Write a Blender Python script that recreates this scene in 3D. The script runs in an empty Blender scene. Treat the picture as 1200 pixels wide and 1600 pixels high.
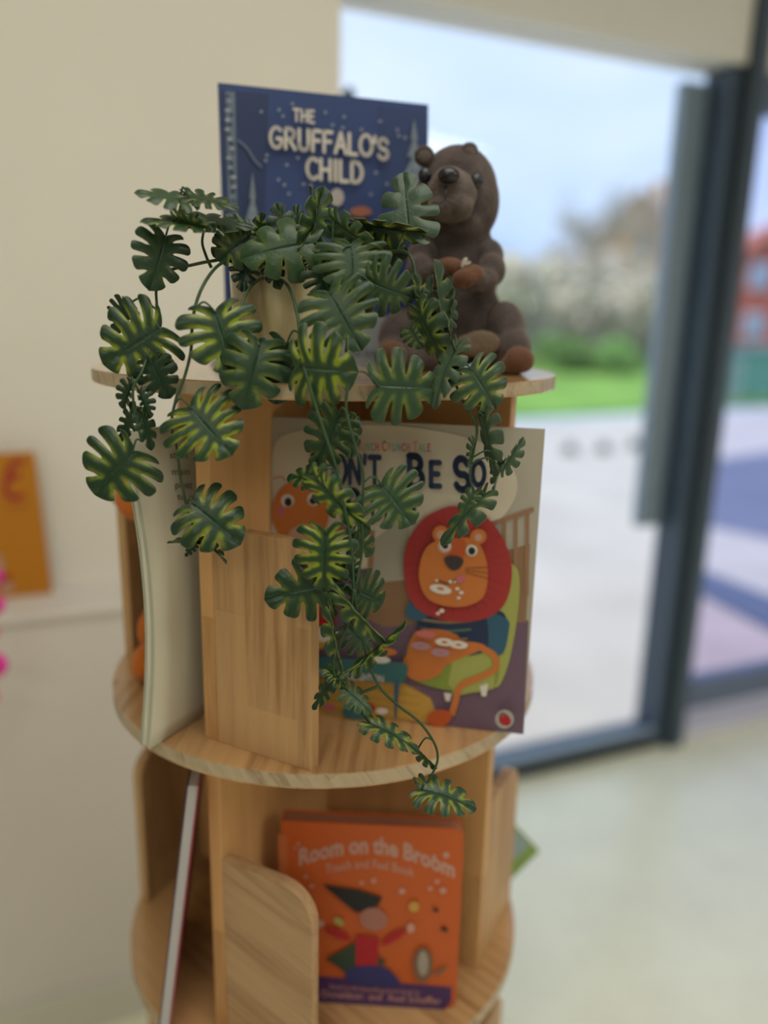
import bpy, bmesh, math, random
from mathutils import Vector, Matrix, Euler
random.seed(7)
C = bpy.context.scene.collection
S = bpy.context.scene
R = math.radians
# ------------------------------------------------------------------ camera
H = 1.45; F = 1202.0; TH = R(13.8); ROLL = R(1.3)
cd = bpy.data.cameras.new('camera'); cam = bpy.data.objects.new('camera', cd); C.objects.link(cam)
cd.sensor_fit = 'VERTICAL'; cd.sensor_height = 32.0; cd.lens = 32.0*F/1600.0
cd.clip_start = .05; cd.clip_end = 400
cam.matrix_world = Matrix.Translation((0,0,H)) @ Euler((R(90)-TH,0,0)).to_matrix().to_4x4() @ Matrix.Rotation(ROLL,4,'Z')
cd.dof.use_dof = True; cd.dof.focus_distance = .612; cd.dof.aperture_fstop = 1.25
S.camera = cam
S.view_settings.view_transform = 'Standard'; S.view_settings.look = 'None'
S.view_settings.gamma = 1; S.view_settings.use_curve_mapping = False
S.view_settings.exposure = 0.0
# ------------------------------------------------------------------ sky
w = bpy.data.worlds.new('sky'); S.world = w; w.use_nodes = True
nt = w.node_tree; nt.nodes.clear()
def N(nt, t, **k):
    n = nt.nodes.new(t)
    for a, b in k.items():
        if a in n.inputs: n.inputs[a].default_value = b
        else: setattr(n, a, b)
    return n
tc = N(nt,'ShaderNodeTexCoord'); mp = N(nt,'ShaderNodeMapping'); mp.inputs['Scale'].default_value = (1,1,2.6)
no = N(nt,'ShaderNodeTexNoise', Scale=2.2, Detail=4.0, Roughness=.5)
cr = N(nt,'ShaderNodeValToRGB')
cr.color_ramp.elements[0].position=.36; cr.color_ramp.elements[0].color=(.47,.64,.97,1)
cr.color_ramp.elements[1].position=.66; cr.color_ramp.elements[1].color=(.70,.81,.99,1)
bg = N(nt,'ShaderNodeBackground', Strength=1.27); ow = N(nt,'ShaderNodeOutputWorld')
L = nt.links.new
L(tc.outputs['Generated'], mp.inputs[0]); L(mp.outputs[0], no.inputs['Vector']); L(no.outputs[0], cr.inputs[0]); L(cr.outputs[0], bg.inputs[0]); L(bg.outputs[0], ow.inputs[0])
# ------------------------------------------------------------------ frame of the room (window wall runs obliquely)
DX = Vector((.9205,.3907,0)); NX = Vector((.3907,-.9205,0)); P0 = Vector((.36,2.26,0))
def W(t, s, z): return P0 + DX*t + NX*s + Vector((0,0,z))
# lights
sd = bpy.data.lights.new('sun','SUN'); sun = bpy.data.objects.new('sun', sd); C.objects.link(sun)
sd.energy = 2.5; sd.angle = R(3); sd.color = (1,.95,.88)
sun.rotation_euler = (-(DX*.75 - NX*.03 + Vector((0,0,-1.0)))).to_track_quat('Z','Y').to_euler()
def area(name, loc, target, size, power, col):
    l = bpy.data.lights.new(name,'AREA'); o = bpy.data.objects.new(name,l); C.objects.link(o)
    l.shape='RECTANGLE'; l.size=size[0]; l.size_y=size[1]; l.energy=power; l.color=col
    o.location=loc; o.rotation_euler=(Vector(target)-Vector(loc)).to_track_quat('-Z','Y').to_euler(); return o
area('room_fill_light', W(-1.0,1.9,2.66), W(-1.0,1.9,0), (1.2,1.2), 16.5, (1,.95,.86))  # unseen fill lamps added under the ceiling to brighten the room
area('room_fill_light', W(-2.4,3.6,2.66), W(-2.4,3.6,0), (1.2,1.2), 20, (1,.95,.86))
area('room_fill_light', W(1.0,3.6,2.66), W(1.0,3.6,0), (1.2,1.2), 34, (1,.94,.85))

# ------------------------------------------------------------------ pixel helpers (1200x1600 frame)
CT, ST, CR_, SR = math.cos(TH), math.sin(TH), math.cos(ROLL), math.sin(ROLL)
def ray(px, py):
    x, y = px-600, py-800
    xr = CR_*x+SR*y; yr = -SR*x+CR_*y
    a = Vector((xr/F, 1, -yr/F))
    return Vector((a.x, a.y*CT+a.z*ST, -a.y*ST+a.z*CT))
EYE = Vector((0,0,H))
def aty(px, py, Y): r = ray(px,py); return EYE + r*(Y/r.y)
def atz(px, py, z): r = ray(px,py); return EYE + r*((z-H)/r.z)
def atplane(px, py, p, n):
    r = ray(px,py); return EYE + r*((p-EYE).dot(n)/r.dot(n))
# ------------------------------------------------------------------ materials
MC = {}
def mat(name, col, rough=.6, spec=.4, metal=0, noise=0, nscale=8, bump=0, bscale=60, sheen=0, coat=0, emis=0, stretch=(1,1,1)):
    if name in MC: return MC[name]
    m = bpy.data.materials.new(name); m.use_nodes = True; MC[name] = m
    nt = m.node_tree; b = nt.nodes['Principled BSDF']; L = nt.links.new
    c4 = (*col,1)
    b.inputs['Base Color'].default_value = c4; b.inputs['Roughness'].default_value = rough
    b.inputs['Specular IOR Level'].default_value = spec; b.inputs['Metallic'].default_value = metal
    if sheen: b.inputs['Sheen Weight'].default_value = sheen; b.inputs['Sheen Roughness'].default_value=.5; b.inputs['Sheen Tint'].default_value=(.8,.62,.5,1)
    if coat: b.inputs['Coat Weight'].default_value = coat; b.inputs['Coat Roughness'].default_value=.15
    if noise or bump:
        tc = N(nt,'ShaderNodeTexCoord'); mp = N(nt,'ShaderNodeMapping'); mp.inputs['Scale'].default_value=stretch
        L(tc.outputs['Object'], mp.inputs[0])
    if noise:
        n = N(nt,'ShaderNodeTexNoise', Scale=nscale, Detail=4.0); L(mp.outputs[0], n.inputs['Vector'])
        mx = N(nt,'ShaderNodeMix', data_type='RGBA')
        mx.inputs['A'].default_value = tuple(max(0,v*(1-noise)) for v in col)+(1,)
        mx.inputs['B'].default_value = tuple(min(1,v*(1+noise)) for v in col)+(1,)
        r = N(nt,'ShaderNodeMapRange'); r.inputs['From Min'].default_value=.3; r.inputs['From Max'].default_value=.7
        L(n.outputs[0], r.inputs[0]); L(r.outputs[0], mx.inputs['Factor']); L(mx.outputs['Result'], b.inputs['Base Color'])
    if bump:
        n = N(nt,'ShaderNodeTexNoise', Scale=bscale, Detail=3.0); L(mp.outputs[0], n.inputs['Vector'])
        bp = N(nt,'ShaderNodeBump', Strength=bump, Distance=.002); L(n.outputs[0], bp.inputs['Height']); L(bp.outputs[0], b.inputs['Normal'])
    return m
def wood(name, base, axis='Z', rot=(0,0,0), contrast=.22, stave=.042, seed=0):
    """pine glued from staves: grain runs along the given local axis, staves differ slightly in tone"""
    m = bpy.data.materials.new(name); m.use_nodes=True; nt=m.node_tree; b=nt.nodes['Principled BSDF']; L=nt.links.new
    tc=N(nt,'ShaderNodeTexCoord'); m0=N(nt,'ShaderNodeMapping'); m0.inputs['Rotation'].default_value=rot; m0.inputs['Location'].default_value=(seed*.37,seed*.73,seed*.11)
    L(tc.outputs['Object'], m0.inputs[0])
    sc={'X':(1.2,22,22),'Y':(22,1.2,22),'Z':(22,22,1.2)}[axis]
    m1=N(nt,'ShaderNodeMapping'); m1.inputs['Scale'].default_value=sc; L(m0.outputs[0], m1.inputs[0])
    n1=N(nt,'ShaderNodeTexNoise', Scale=2.0, Detail=5.0, Roughness=.55, Distortion=.6); L(m1.outputs[0], n1.inputs['Vector'])
    n2=N(nt,'ShaderNodeTexNoise', Scale=14.0, Detail=3.0); L(m1.outputs[0], n2.inputs['Vector'])
    wv=N(nt,'ShaderNodeTexWave', Scale=.9, Distortion=5.0, Detail=2.0); wv.bands_direction={'X':'Y','Y':'X','Z':'X'}[axis]; L(m1.outputs[0], wv.inputs['Vector'])
    # staves
    sep=N(nt,'ShaderNodeSeparateXYZ'); L(m0.outputs[0], sep.inputs[0])
    cmb=N(nt,'ShaderNodeCombineXYZ')
    a,b2={'X':('X','Y'),'Y':('Y','X'),'Z':('Z','X')}[axis]
    L(sep.outputs[a], cmb.inputs[0]); L(sep.outputs[b2], cmb.inputs[1])
    br=N(nt,'ShaderNodeTexBrick', Scale=1.0); br.offset=.37
    br.inputs['Color1'].default_value=(0,0,0,1); br.inputs['Color2'].default_value=(1,1,1,1); br.inputs['Mortar'].default_value=(.25,.25,.25,1)
    br.inputs['Mortar Size'].default_value=.0004; br.inputs['Brick Width'].default_value=.23; br.inputs['Row Height'].default_value=stave
    L(cmb.outputs[0], br.inputs['Vector'])
    def mul(x,y): 
        n=N(nt,'ShaderNodeMath', operation='MULTIPLY'); 
        L(x,n.inputs[0]); n.inputs[1].default_value=y; return n.outputs[0]
    def add(x,y):
        n=N(nt,'ShaderNodeMath', operation='ADD'); L(x,n.inputs[0]); L(y,n.inputs[1]); return n.outputs[0]
    v=add(add(mul(n1.outputs[0],.55), mul(n2.outputs[0],.25)), add(mul(wv.outputs['Fac'],.07), mul(br.outputs['Color'],.20)))
    cr=N(nt,'ShaderNodeValToRGB'); L(v,cr.inputs[0])
    dk=tuple(max(0,c*(1-contrast*f)) for c,f in zip(base,(1.5,1.9,2.2))); lt=tuple(min(1,c*(1+contrast*.7)) for c in base)
    cr.color_ramp.elements[0].position=.36; cr.color_ramp.elements[0].color=(*dk,1)
    cr.color_ramp.elements[1].position=.72; cr.color_ramp.elements[1].color=(*lt,1)
    e=cr.color_ramp.elements.new(.52); e.color=(*base,1)
    L(cr.outputs[0], b.inputs['Base Color']); b.inputs['Roughness'].default_value=.48; b.inputs['Specular IOR Level'].default_value=.35
    bp=N(nt,'ShaderNodeBump', Strength=.15, Distance=.0006); L(n2.outputs[0], bp.inputs['Height']); L(bp.outputs[0], b.inputs['Normal'])
    return m
PINE=(.56,.315,.13)
M_wing = wood('pine_upright', PINE, 'Z', stave=.05, seed=1)
M_tab  = wood('pine_finger_jointed', (.48,.29,.135), 'Z', stave=.052, seed=3)
M_tabh = wood('pine_cross_grain', (.43,.275,.145), 'X', rot=(0,R(-18),0), contrast=.26, stave=.3, seed=5)
M_disk = wood('pine_shelf_board', (.47,.275,.12), 'Y', rot=(0,0,R(28)), contrast=.24, stave=.07, seed=2)
for _n in M_disk.node_tree.nodes:
    if _n.type=='BSDF_PRINCIPLED': _n.inputs['Coat Weight'].default_value=1.0; _n.inputs['Coat Roughness'].default_value=.12; _n.inputs['Roughness'].default_value=.35
M_end  = wood('pine_end_grain', (.41,.325,.215), 'Z', rot=(0,R(35),R(20)), contrast=.3, stave=.03, seed=8)
M_wall = mat('painted_wall', (.78,.75,.68), .85, .2, noise=.02, nscale=3)
M_ledgem = mat('painted_ledge', (.74,.71,.67), .5, .3)
M_lowwall = mat('painted_boxing', (.73,.69,.65), .7, .25, noise=.02, nscale=3)
M_ceil = mat('painted_ceiling', (.8,.78,.72), .9, .2)
M_head = mat('painted_header', (.80,.79,.75), .8, .2)
M_frame = mat('grey_aluminium', (.055,.085,.125), .38, .5, noise=.08, nscale=3)
M_frameL = mat('pale_grey_aluminium', (.22,.285,.37), .4, .5)
M_dark = mat('dark_gasket', (.02,.028,.032), .6, .3)
M_sill = mat('lavender_threshold', (.66,.67,.84), .4, .5)
def floor_mat():
    m = mat('pale_green_vinyl', (.88,.88,.70), .24, .5, noise=.05, nscale=5); return m
def glass(name, tint, refl=1.0):
    m=bpy.data.materials.new(name); m.use_nodes=True; nt=m.node_tree; nt.nodes.clear(); L=nt.links.new
    t=N(nt,'ShaderNodeBsdfTransparent'); t.inputs[0].default_value=(*tint,1)
    g=N(nt,'ShaderNodeBsdfGlossy', Roughness=.02); lw=N(nt,'ShaderNodeLayerWeight'); lw.inputs['Blend'].default_value=.5; pw=N(nt,'ShaderNodeMath', operation='POWER'); pw.inputs[1].default_value=5.0; L(lw.outputs['Facing'],pw.inputs[0]); f=N(nt,'ShaderNodeMath', operation='MULTIPLY_ADD'); f.inputs[1].default_value=.5; f.inputs[2].default_value=.03; L(pw.outputs[0],f.inputs[0])
    mx=N(nt,'ShaderNodeMixShader'); o=N(nt,'ShaderNodeOutputMaterial')
    L(f.outputs[0],mx.inputs[0]); L(t.outputs[0],mx.inputs[1]); L(g.outputs[0],mx.inputs[2]); L(mx.outputs[0],o.inputs[0]); return m
M_glass=glass('clear_glass',(.97,.985,.98)); M_glassb=glass('blue_tinted_glass',(.90,.91,.99))
# ------------------------------------------------------------------ mesh helpers
def link(name, bm, mats, parent=None, smooth=False):
    me = bpy.data.meshes.new(name); bmesh.ops.recalc_face_normals(bm, faces=bm.faces)
    bm.to_mesh(me); bm.free()
    for m in (mats if isinstance(mats,(list,tuple)) else [mats]): me.materials.append(m)
    if smooth:
        for p in me.polygons: p.use_smooth=True
    o = bpy.data.objects.new(name, me); C.objects.link(o)
    if parent: adopt(o, parent)
    return o
def adopt(o, parent):
    o.parent = parent
    o.matrix_parent_inverse = total(parent).inverted()
def total(p):
    m = p.matrix_basis
    if p.parent: m = total(p.parent) @ p.matrix_parent_inverse @ m
    return m
def empty(name, loc, label, cat, group=None):
    o = bpy.data.objects.new(name, None); C.objects.link(o); o.location = loc; o.empty_display_size=.03
    return tag(o, label, cat, group)
def tag(o, label, cat, group=None, kind=None):
    o['label']=label; o['category']=cat
    if group: o['group']=group
    if kind: o['kind']=kind
    return o
def struct(o): o['kind']='structure'; return o
def local(o, M):
    """re-express a world-built object in its own frame M so that object coordinates follow the piece"""
    o.data.transform(M.inverted()); o.matrix_basis = M; return o
def box(bm, M, lo, hi, bev=0, mi=0):
    vs=[M @ Vector((x,y,z)) for x in (lo[0],hi[0]) for y in (lo[1],hi[1]) for z in (lo[2],hi[2])]
    v=[bm.verts.new(p) for p in vs]
    fs=[bm.faces.new([v[i] for i in q]) for q in ((0,1,3,2),(4,6,7,5),(0,4,5,1),(2,3,7,6),(0,2,6,4),(1,5,7,3))]
    for f in fs: f.material_index=mi
    if bev:
        es=list({e for f in fs for e in f.edges})
        r=bmesh.ops.bevel(bm, geom=es, offset=bev, segments=2, affect='EDGES', profile=.5)
        for f in r['faces']: f.material_index=mi
    return bm
I4=Matrix.Identity(4)
def prism(bm, pts, M, z0, z1, mi=0, mi_side=None, bev=0):
    n=len(pts); a=[bm.verts.new(M@Vector((x,y,z0))) for x,y in pts]; b=[bm.verts.new(M@Vector((x,y,z1))) for x,y in pts]
    f1=bm.faces.new(a[::-1]); f2=bm.faces.new(b); f1.material_index=f2.material_index=mi
    for i in range(n):
        f=bm.faces.new((a[i],a[(i+1)%n],b[(i+1)%n],b[i])); f.material_index=mi if mi_side is None else mi_side; f.smooth = n>40
    if bev:
        bmesh.ops.bevel(bm, geom=list(f1.edges)+list(f2.edges), offset=bev, segments=2, affect='EDGES', profile=.5)
    return bm
def catmull(P, n=8, closed=False):
    P=[Vector(p) for p in P]; out=[]; m=len(P)
    rng = range(m) if closed else range(m-1)
    for i in rng:
        if closed: a,b,c,d=P[(i-1)%m],P[i],P[(i+1)%m],P[(i+2)%m]
        else: a,b,c,d=P[max(i-1,0)],P[i],P[i+1],P[min(i+2,m-1)]
        for k in range(n):
            t=k/n; out.append(.5*((2*b)+(c-a)*t+(2*a-5*b+4*c-d)*t*t+(3*b-a-3*c+d)*t**3))
    if not closed: out.append(P[-1])
    return out
def tube(bm, pts, rad, seg=8, cap=True):
    n=len(pts); rings=[]; prev=None
    for i,p in enumerate(pts):
        t=(pts[min(i+1,n-1)]-pts[max(i-1,0)]).normalized()
        if prev is None: u=t.orthogonal().normalized()
        else:
            u=(prev-t*prev.dot(t)); u=u.normalized() if u.length>1e-6 else t.orthogonal().normalized()
        prev=u; v=t.cross(u); r=rad(i/(n-1)) if callable(rad) else rad
        rings.append([bm.verts.new(p+u*r*math.cos(2*math.pi*k/seg)+v*r*math.sin(2*math.pi*k/seg)) for k in range(seg)])
    for a,b in zip(rings,rings[1:]):
        for k in range(seg):
            f=bm.faces.new((a[k],a[(k+1)%seg],b[(k+1)%seg],b[k])); f.smooth=True
    if cap: bm.faces.new(rings[0][::-1]); bm.faces.new(rings[-1])
def ball(bm, M, r=1, seg=24, ring=16):
    g=bmesh.ops.create_uvsphere(bm, u_segments=seg, v_segments=ring, radius=r, matrix=M)
    for v in g['verts']:
        for f in v.link_faces: f.smooth=True
def lathe(bm, prof, M, seg=48):
    rings=[[bm.verts.new(M@Vector((r*math.cos(2*math.pi*k/seg), r*math.sin(2*math.pi*k/seg), z))) for k in range(seg)] for r,z in prof]
    for a,b in zip(rings,rings[1:]):
        for k in range(seg):
            f=bm.faces.new((a[k],a[(k+1)%seg],b[(k+1)%seg],b[k])); f.smooth=True
    return rings
MW = Matrix.Translation(P0) @ Matrix(((DX.x,NX.x,0,0),(DX.y,NX.y,0,0),(0,0,1,0),(0,0,0,1)))   # x=t, y=s, z
def rbox(name, lo, hi, m, parent=None, bev=0):
    bm=bmesh.new(); box(bm, MW, lo, hi, bev); return link(name, bm, m, parent)
# ------------------------------------------------------------------ the room
ZC=2.70
struct(rbox('floor',(-4.2,-.12,-.06),(3.2,6.0,0), floor_mat()))
struct(rbox('ceiling',(-4.2,-.1,ZC),(3.2,6.0,ZC+.1), M_ceil))
struct(rbox('wall_left',(-4.2,0,0),(-.66,.367,ZC), M_wall))
struct(rbox('wall_far_left',(-4.3,.3,0),(-4.2,6.0,ZC), M_wall))
struct(rbox('wall_back',(-4.2,6.0,0),(3.2,6.1,ZC), M_wall))
struct(rbox('wall_right',(3.2,-.1,0),(3.3,6.0,ZC), M_wall))
struct(rbox('wall_below_ledge',(-4.2,.367,0),(-.66,.50,.915), M_lowwall))
struct(rbox('trim_ledge',(-4.2,.367,.915),(-.655,.512,.93), M_ledgem, bev=.003))
struct(rbox('baseboard_left',(-4.2,.50,0),(-.66,.512,.105), mat('painted_baseboard',(.66,.65,.58),.55,.3), bev=.003))
struct(rbox('wall_window_header',(-.66,-.08,2.20),(3.2,.06,ZC), M_head))
# window_1: fixed window with post; window_2: glazed door pane on the right
wf=bmesh.new()
box(wf, MW, (.655,-.06,0),(.70,.05,2.2), .003); box(wf, MW, (.70,-.06,0),(.765,.075,ZC), .003)
box(wf, MW, (-.66,-.06,0),(.655,.04,.055), .003)
box(wf, MW, (-.66,-.075,2.215),(.655,-.03,2.25), .003); box(wf, MW, (-.66,-.06,.055),(-.60,.04,2.2), .003)
f1=struct(link('window_1', wf, M_frame))
bm=bmesh.new(); box(bm,MW,(-.66,.02,.055),(.655,.048,.075),.002); link('window_bead', bm, M_frameL, f1)
bm=bmesh.new(); box(bm,MW,(-.66,.0405,0),(.655,.047,.036),.001); link('bottom_gasket', bm, M_dark, f1)
bm=bmesh.new(); box(bm,MW,(.56,-.075,.80),(.652,-.035,2.165),.004); link('window_side_panel', bm, M_frameL, f1)
bm=bmesh.new(); box(bm,MW,(.693,.05,0),(.703,.0765,ZC),.001); link('post_gasket', bm, M_dark, f1)
bm=bmesh.new(); box(bm,MW,(-.60,-.012,.055),(.655,-.004,2.2)); link('glass_pane', bm, M_glass, f1)
bm=bmesh.new(); tube(bm,[W(-.615,.37,1.87),W(-.60,.37,1.875),W(-.592,.372,1.93),W(-.60,.37,1.97)],.009,8); 
df=bmesh.new()
box(df,MW,(.765,-.06,0),(.80,.04,2.2),.003); box(df,MW,(.80,-.04,.10),(3.1,.02,.21),.003); box(df,MW,(.80,-.04,2.1),(3.1,.02,2.2),.003); box(df,MW,(3.1,-.06,0),(3.2,.04,2.2),.003)
bm.free()
f2=struct(link('window_2', df, mat('blue_grey_aluminium',(.13,.17,.27),.4,.5)))
bm=bmesh.new(); box(bm,MW,(.80,-.012,.21),(3.1,-.004,2.1)); link('glass_pane', bm, M_glassb, f2)
bm=bmesh.new(); box(bm,MW,(.77,-.09,.0),(3.1,.05,.055),.004); link('threshold', bm, M_sill, f2)
bm=bmesh.new(); box(bm,MW,(.80,-.02,.055),(3.1,.0,.10)); link('bottom_seal', bm, M_sill, f2)
# small dark catch peeping out past the wall edge
bm=bmesh.new(); q=aty(546,149,1.73); ball(bm, Matrix.Translation(q)@Matrix.Diagonal((.011,.011,.017,1)),1,16,12)
box(bm, Matrix.Translation(q), (-.03,-.004,-.006),(0,.004,.006),.001)
o=link('window_catch', bm, M_dark, f1)
# ------------------------------------------------------------------ outdoors
M_pave=mat('pale_paving',(.58,.53,.49),.85,.2,noise=.10,nscale=1.2)
M_grass=mat('bright_grass',(.21,.40,.07),.9,.2,noise=.35,nscale=.7)
gz=-.06
def ts(p): q=p-P0; return q.dot(DX), q.dot(NX)
_a=ts(atz(790,664,-.06)); _b=ts(atz(1005,652,-.06))
def LB(t): return min(-3,_a[1]+(_b[1]-_a[1])*(t-_a[0])/(_b[0]-_a[0]))
def ground(name, pts, z0, z1, m):
    bm=bmesh.new(); prism(bm, pts, MW, z0, z1); return struct(link(name,bm,m))
ground('ground_paving', [(-20,-.12),(40,-.12),(40,LB(40)),(-20,LB(-20))], gz-.1, gz, M_pave)
ground('ground_lawn', [(-60,LB(-60)),(90,LB(90)),(90,-75),(-60,-75)], gz-.12, gz-.01, M_grass)
# dark channel crossing the paving by the door
def atg(px,py,z=gz): return atz(px,py,z)
def quadslab(name, px, z0, z1, m):
    bm=bmesh.new(); P=[atg(*p,z0) for p in px]
    a=[bm.verts.new(Vector((p.x,p.y,z0))) for p in P]; b=[bm.verts.new(Vector((p.x,p.y,z1))) for p in P]
    bm.faces.new(a); bm.faces.new(b[::-1])
    for i in range(len(P)): bm.faces.new((a[i],a[(i+1)%len(P)],b[(i+1)%len(P)],b[i]))
    return link(name,bm,m)
o=quadslab('ground_channel',[(1040,888),(1240,968),(1240,1022),(1040,915)],gz-.05,gz+.035,mat('slate_kerb',(.10,.13,.22),.7,.3)); struct(o)
o=quadslab('ground_pink_paving',[(1042,925),(1320,1060),(1320,1150),(1040,1150)],gz-.05,gz+.006,mat('pink_paving',(.50,.40,.40),.85,.2,noise=.12,nscale=2)); struct(o)
o=quadslab('ground_paving_shadow',[(1062,735),(1330,690),(1330,880),(1050,820)],gz-.05,gz+.008,mat('paving_shadow_blue',(.17,.19,.27),.8,.2,noise=.15,nscale=.8)); struct(o)  # blue-grey shadow on the paving, laid in as a coloured slab
for px,py in ((890,700),(943,699),(992,693)):
    p=atg(px,py+8); bm=bmesh.new(); lathe(bm,[(0,.13),(.05,.125),(.075,.10),(.08,0),(.11,-.0),(.11,-.012)],Matrix.Translation(p),20)
    tag(link('ground_marker',bm,mat('dark_bollard',(.10,.10,.10),.7)), 'small dark round stub on the pale paving, '+{890:'nearest the picture book',943:'the middle one of the row',992:'nearest the grey window post'}[px], 'marker', 'dark stubs in a row on the paving')
# bare trees
M_bark=mat('winter_bark',(.46,.41,.38),.9,.1,noise=.2,nscale=5)
def tree(p, h, seed, spread=.5, label='', depth=5, twig=(.30,.25,.2)):
    rnd=random.Random(seed); bm=bmesh.new()
    def grow(a, d, l, r, k):
        b=a+d*l; tube(bm,[a,(a+b)/2+Vector((rnd.uniform(-1,1),rnd.uniform(-1,1),0))*l*.05,b],lambda t:r*(1-.35*t),5 if k>2 else 4,False)
        if k==0: return
        for i in range(3 if k>1 else 4):
            nd=(d+Vector((rnd.uniform(-1,1),rnd.uniform(-1,1),rnd.uniform(-.15,.6)))*spread*1.3).normalized()
            grow(a+d*l*rnd.uniform(.55,1), nd, l*rnd.uniform(.6,.82), r*.58, k-1)
    grow(p, Vector((0,0,1)), h*.28, h*.018, depth)
    return tag(link('bare_tree',bm,M_bark), label, 'tree', 'bare trees beyond the lawn')
def gp(px, Y): # foot of a thing standing on the ground in image column px
    r=ray(px,520); return Vector((r.x*Y/r.y, Y, gz))
tree(gp(905,44), 13.0, 11, .52, 'tall bare tree rising above the brown bushes, left of the others beside the bear')
tree(gp(975,48), 14, 12, .5, 'tall bare tree in front of the orange brick house, near the grey post')
tree(gp(850,46), 10.5, 13, .55, 'smaller bare tree just right of the teddy bear')
tree(gp(1012,52), 14, 14, .5, 'bare tree touching the left edge of the grey post')
# brown scrubby bushes: loose leaf clumps
def bush(px, Y, w, h, col, seed, label, cat='bush', n=2600):
    rnd=random.Random(seed); bm=bmesh.new(); c=gp(px,Y)
    lobes=[(Vector((rnd.uniform(-.36,.36)*w, rnd.uniform(-.2,.2)*w, h*rnd.uniform(.25,.68))), rnd.uniform(.22,.36)*min(w,h*1.2)) for _ in range(9)]
    for i in range(n):
        o,r=rnd.choice(lobes); v=Vector((rnd.gauss(0,1),rnd.gauss(0,1),rnd.gauss(0,1))).normalized()*r*rnd.uniform(.55,1.05)
        q=c+o+v; q.z=max(q.z,gz+.02); s=rnd.uniform(.10,.24)
        u=Vector((rnd.uniform(-1,1),rnd.uniform(-1,1),rnd.uniform(-1,1))).normalized(); t=u.orthogonal().normalized()
        bm.faces.new([bm.verts.new(q+u*s),bm.verts.new(q+t*s*.6),bm.verts.new(q-u*s),bm.verts.new(q-t*s*.6)])
    for k in range(7):
        o,r=lobes[k]; tube(bm,[c,c+o*.6,c+o],.05,5,False)
    m=mat('foliage_%d'%seed,col,.9,.1,noise=.35,nscale=.6)
    return tag(link('bush',bm,m),label,cat,'winter bushes beyond the lawn')
bush(800,30,3.6,4.6,(.60,.54,.44),21,'pale brown winter bush right beside the teddy bear')
bush(872,33.5,4.2,4.7,(.56,.52,.40),22,'olive brown bush behind the lawn, its top below the bare trees')
bush(950,31,4.0,4.2,(.60,.54,.43),23,'brown bush behind the lawn in front of the orange house')
bush(1018,34.5,4.0,4.2,(.62,.56,.49),24,'greyish brown bush against the grey post')
bush(925,27,5,1.3,(.20,.36,.11),25,'low green shrub along the back of the lawn')
bush(800,39,5,6.0,(.58,.53,.48),26,'far hazy brown bush behind the bush beside the bear')
bush(905,39,5,5.6,(.56,.50,.42),27,'far pale brown bush left of the orange house')
# orange brick house and red house
def house(name, px, Y, w, h, roof, mwall, mroof, label, wins):
    c=gp(px,Y); M=Matrix.Translation(c)@Matrix.Rotation(R(-8),4,'Z'); root=empty(name,c,label,'house')
    bm=bmesh.new(); prism(bm,[(-w/2,0),(w/2,0),(w/2,h),(0,h+roof),(-w/2,h)],M@Matrix.Rotation(R(90),4,'X'),-6,0); link('wall',bm,mwall,root)
    for s in (-1,1):
        bm=bmesh.new(); prism(bm,[(s*(w/2+.3),h-.25),(0,h+roof),(0,h+roof+.22),(s*(w/2+.3),h-.03)],M@Matrix.Rotation(R(90),4,'X'),-6.3,.3); link('roof_slope',bm,mroof,root)
    bm=bmesh.new(); box(bm,M,(w*.2,2,h),(w*.2+.7,2.7,h+roof+1.0)); link('chimney',bm,mwall,root)
    for x,z in wins:
        bm=bmesh.new(); box(bm,M,(x-.5,-.08,z-.6),(x+.5,.02,z+.6)); f=link('house_window',bm,mat('white_frame',(.7,.72,.76)),root)
        bm=bmesh.new(); box(bm,M,(x-.42,-.1,z-.52),(x+.42,-.07,z+.52)); link('pane',bm,mat('house_glass',(.30,.38,.50),.15),f)
M_ob=mat('orange_brick',(.66,.36,.16),.9,.1,noise=.12,nscale=2); M_rb=mat('red_brick',(.48,.13,.10),.9,.1,noise=.15,nscale=2)
house('brick_house',980,56,6.0,7.4,3.2,M_ob,mat('brown_tiles',(.56,.30,.16),.9),'orange brick house with a gable behind the bare trees',[(.6,7.0),(-1.3,4.6),(1.5,4.6)])
house('brick_house',1215,40,5.5,4.6,2.2,M_rb,mat('red_tiles',(.50,.16,.11),.9),'red brick house seen through the right hand pane',[(-1.2,4.2),(-1.2,1.8),(1.2,4.2)])
# green container and pale posts beyond the right pane
c=gp(1190,17); root=empty('garden_container',c,'green slatted garden container beyond the right hand pane','container')
M=Matrix.Translation(c); bm=bmesh.new(); box(bm,M,(-.75,0,.12),(1.0,.8,1.1),.03); link('body',bm,mat('bottle_green',(.08,.26,.16),.6),root)
bm=bmesh.new(); box(bm,M,(-.8,-.05,1.1),(1.05,.85,1.2),.02); link('lid',bm,mat('teal_green',(.16,.33,.30),.6),root)
for x in (-.6,.8):
    bm=bmesh.new(); box(bm,M,(x,.1,0),(x+.1,.6,.12)); link('foot',bm,M_dark,root)
c=gp(1145,16); bm=bmesh.new()
for k in range(7): box(bm,Matrix.Translation(c),(-1.0+k*.2,-.02,0),(-.94+k*.2,.02,1.0),.005)
for z in (.25,.8): box(bm,Matrix.Translation(c),(-1.05,.02,z),(.3,.05,z+.08),.005)
tag(link('picket_fence',bm,mat('grey_green_fence',(.30,.36,.30),.8)),'low grey green fence beside the green container','fence')
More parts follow.
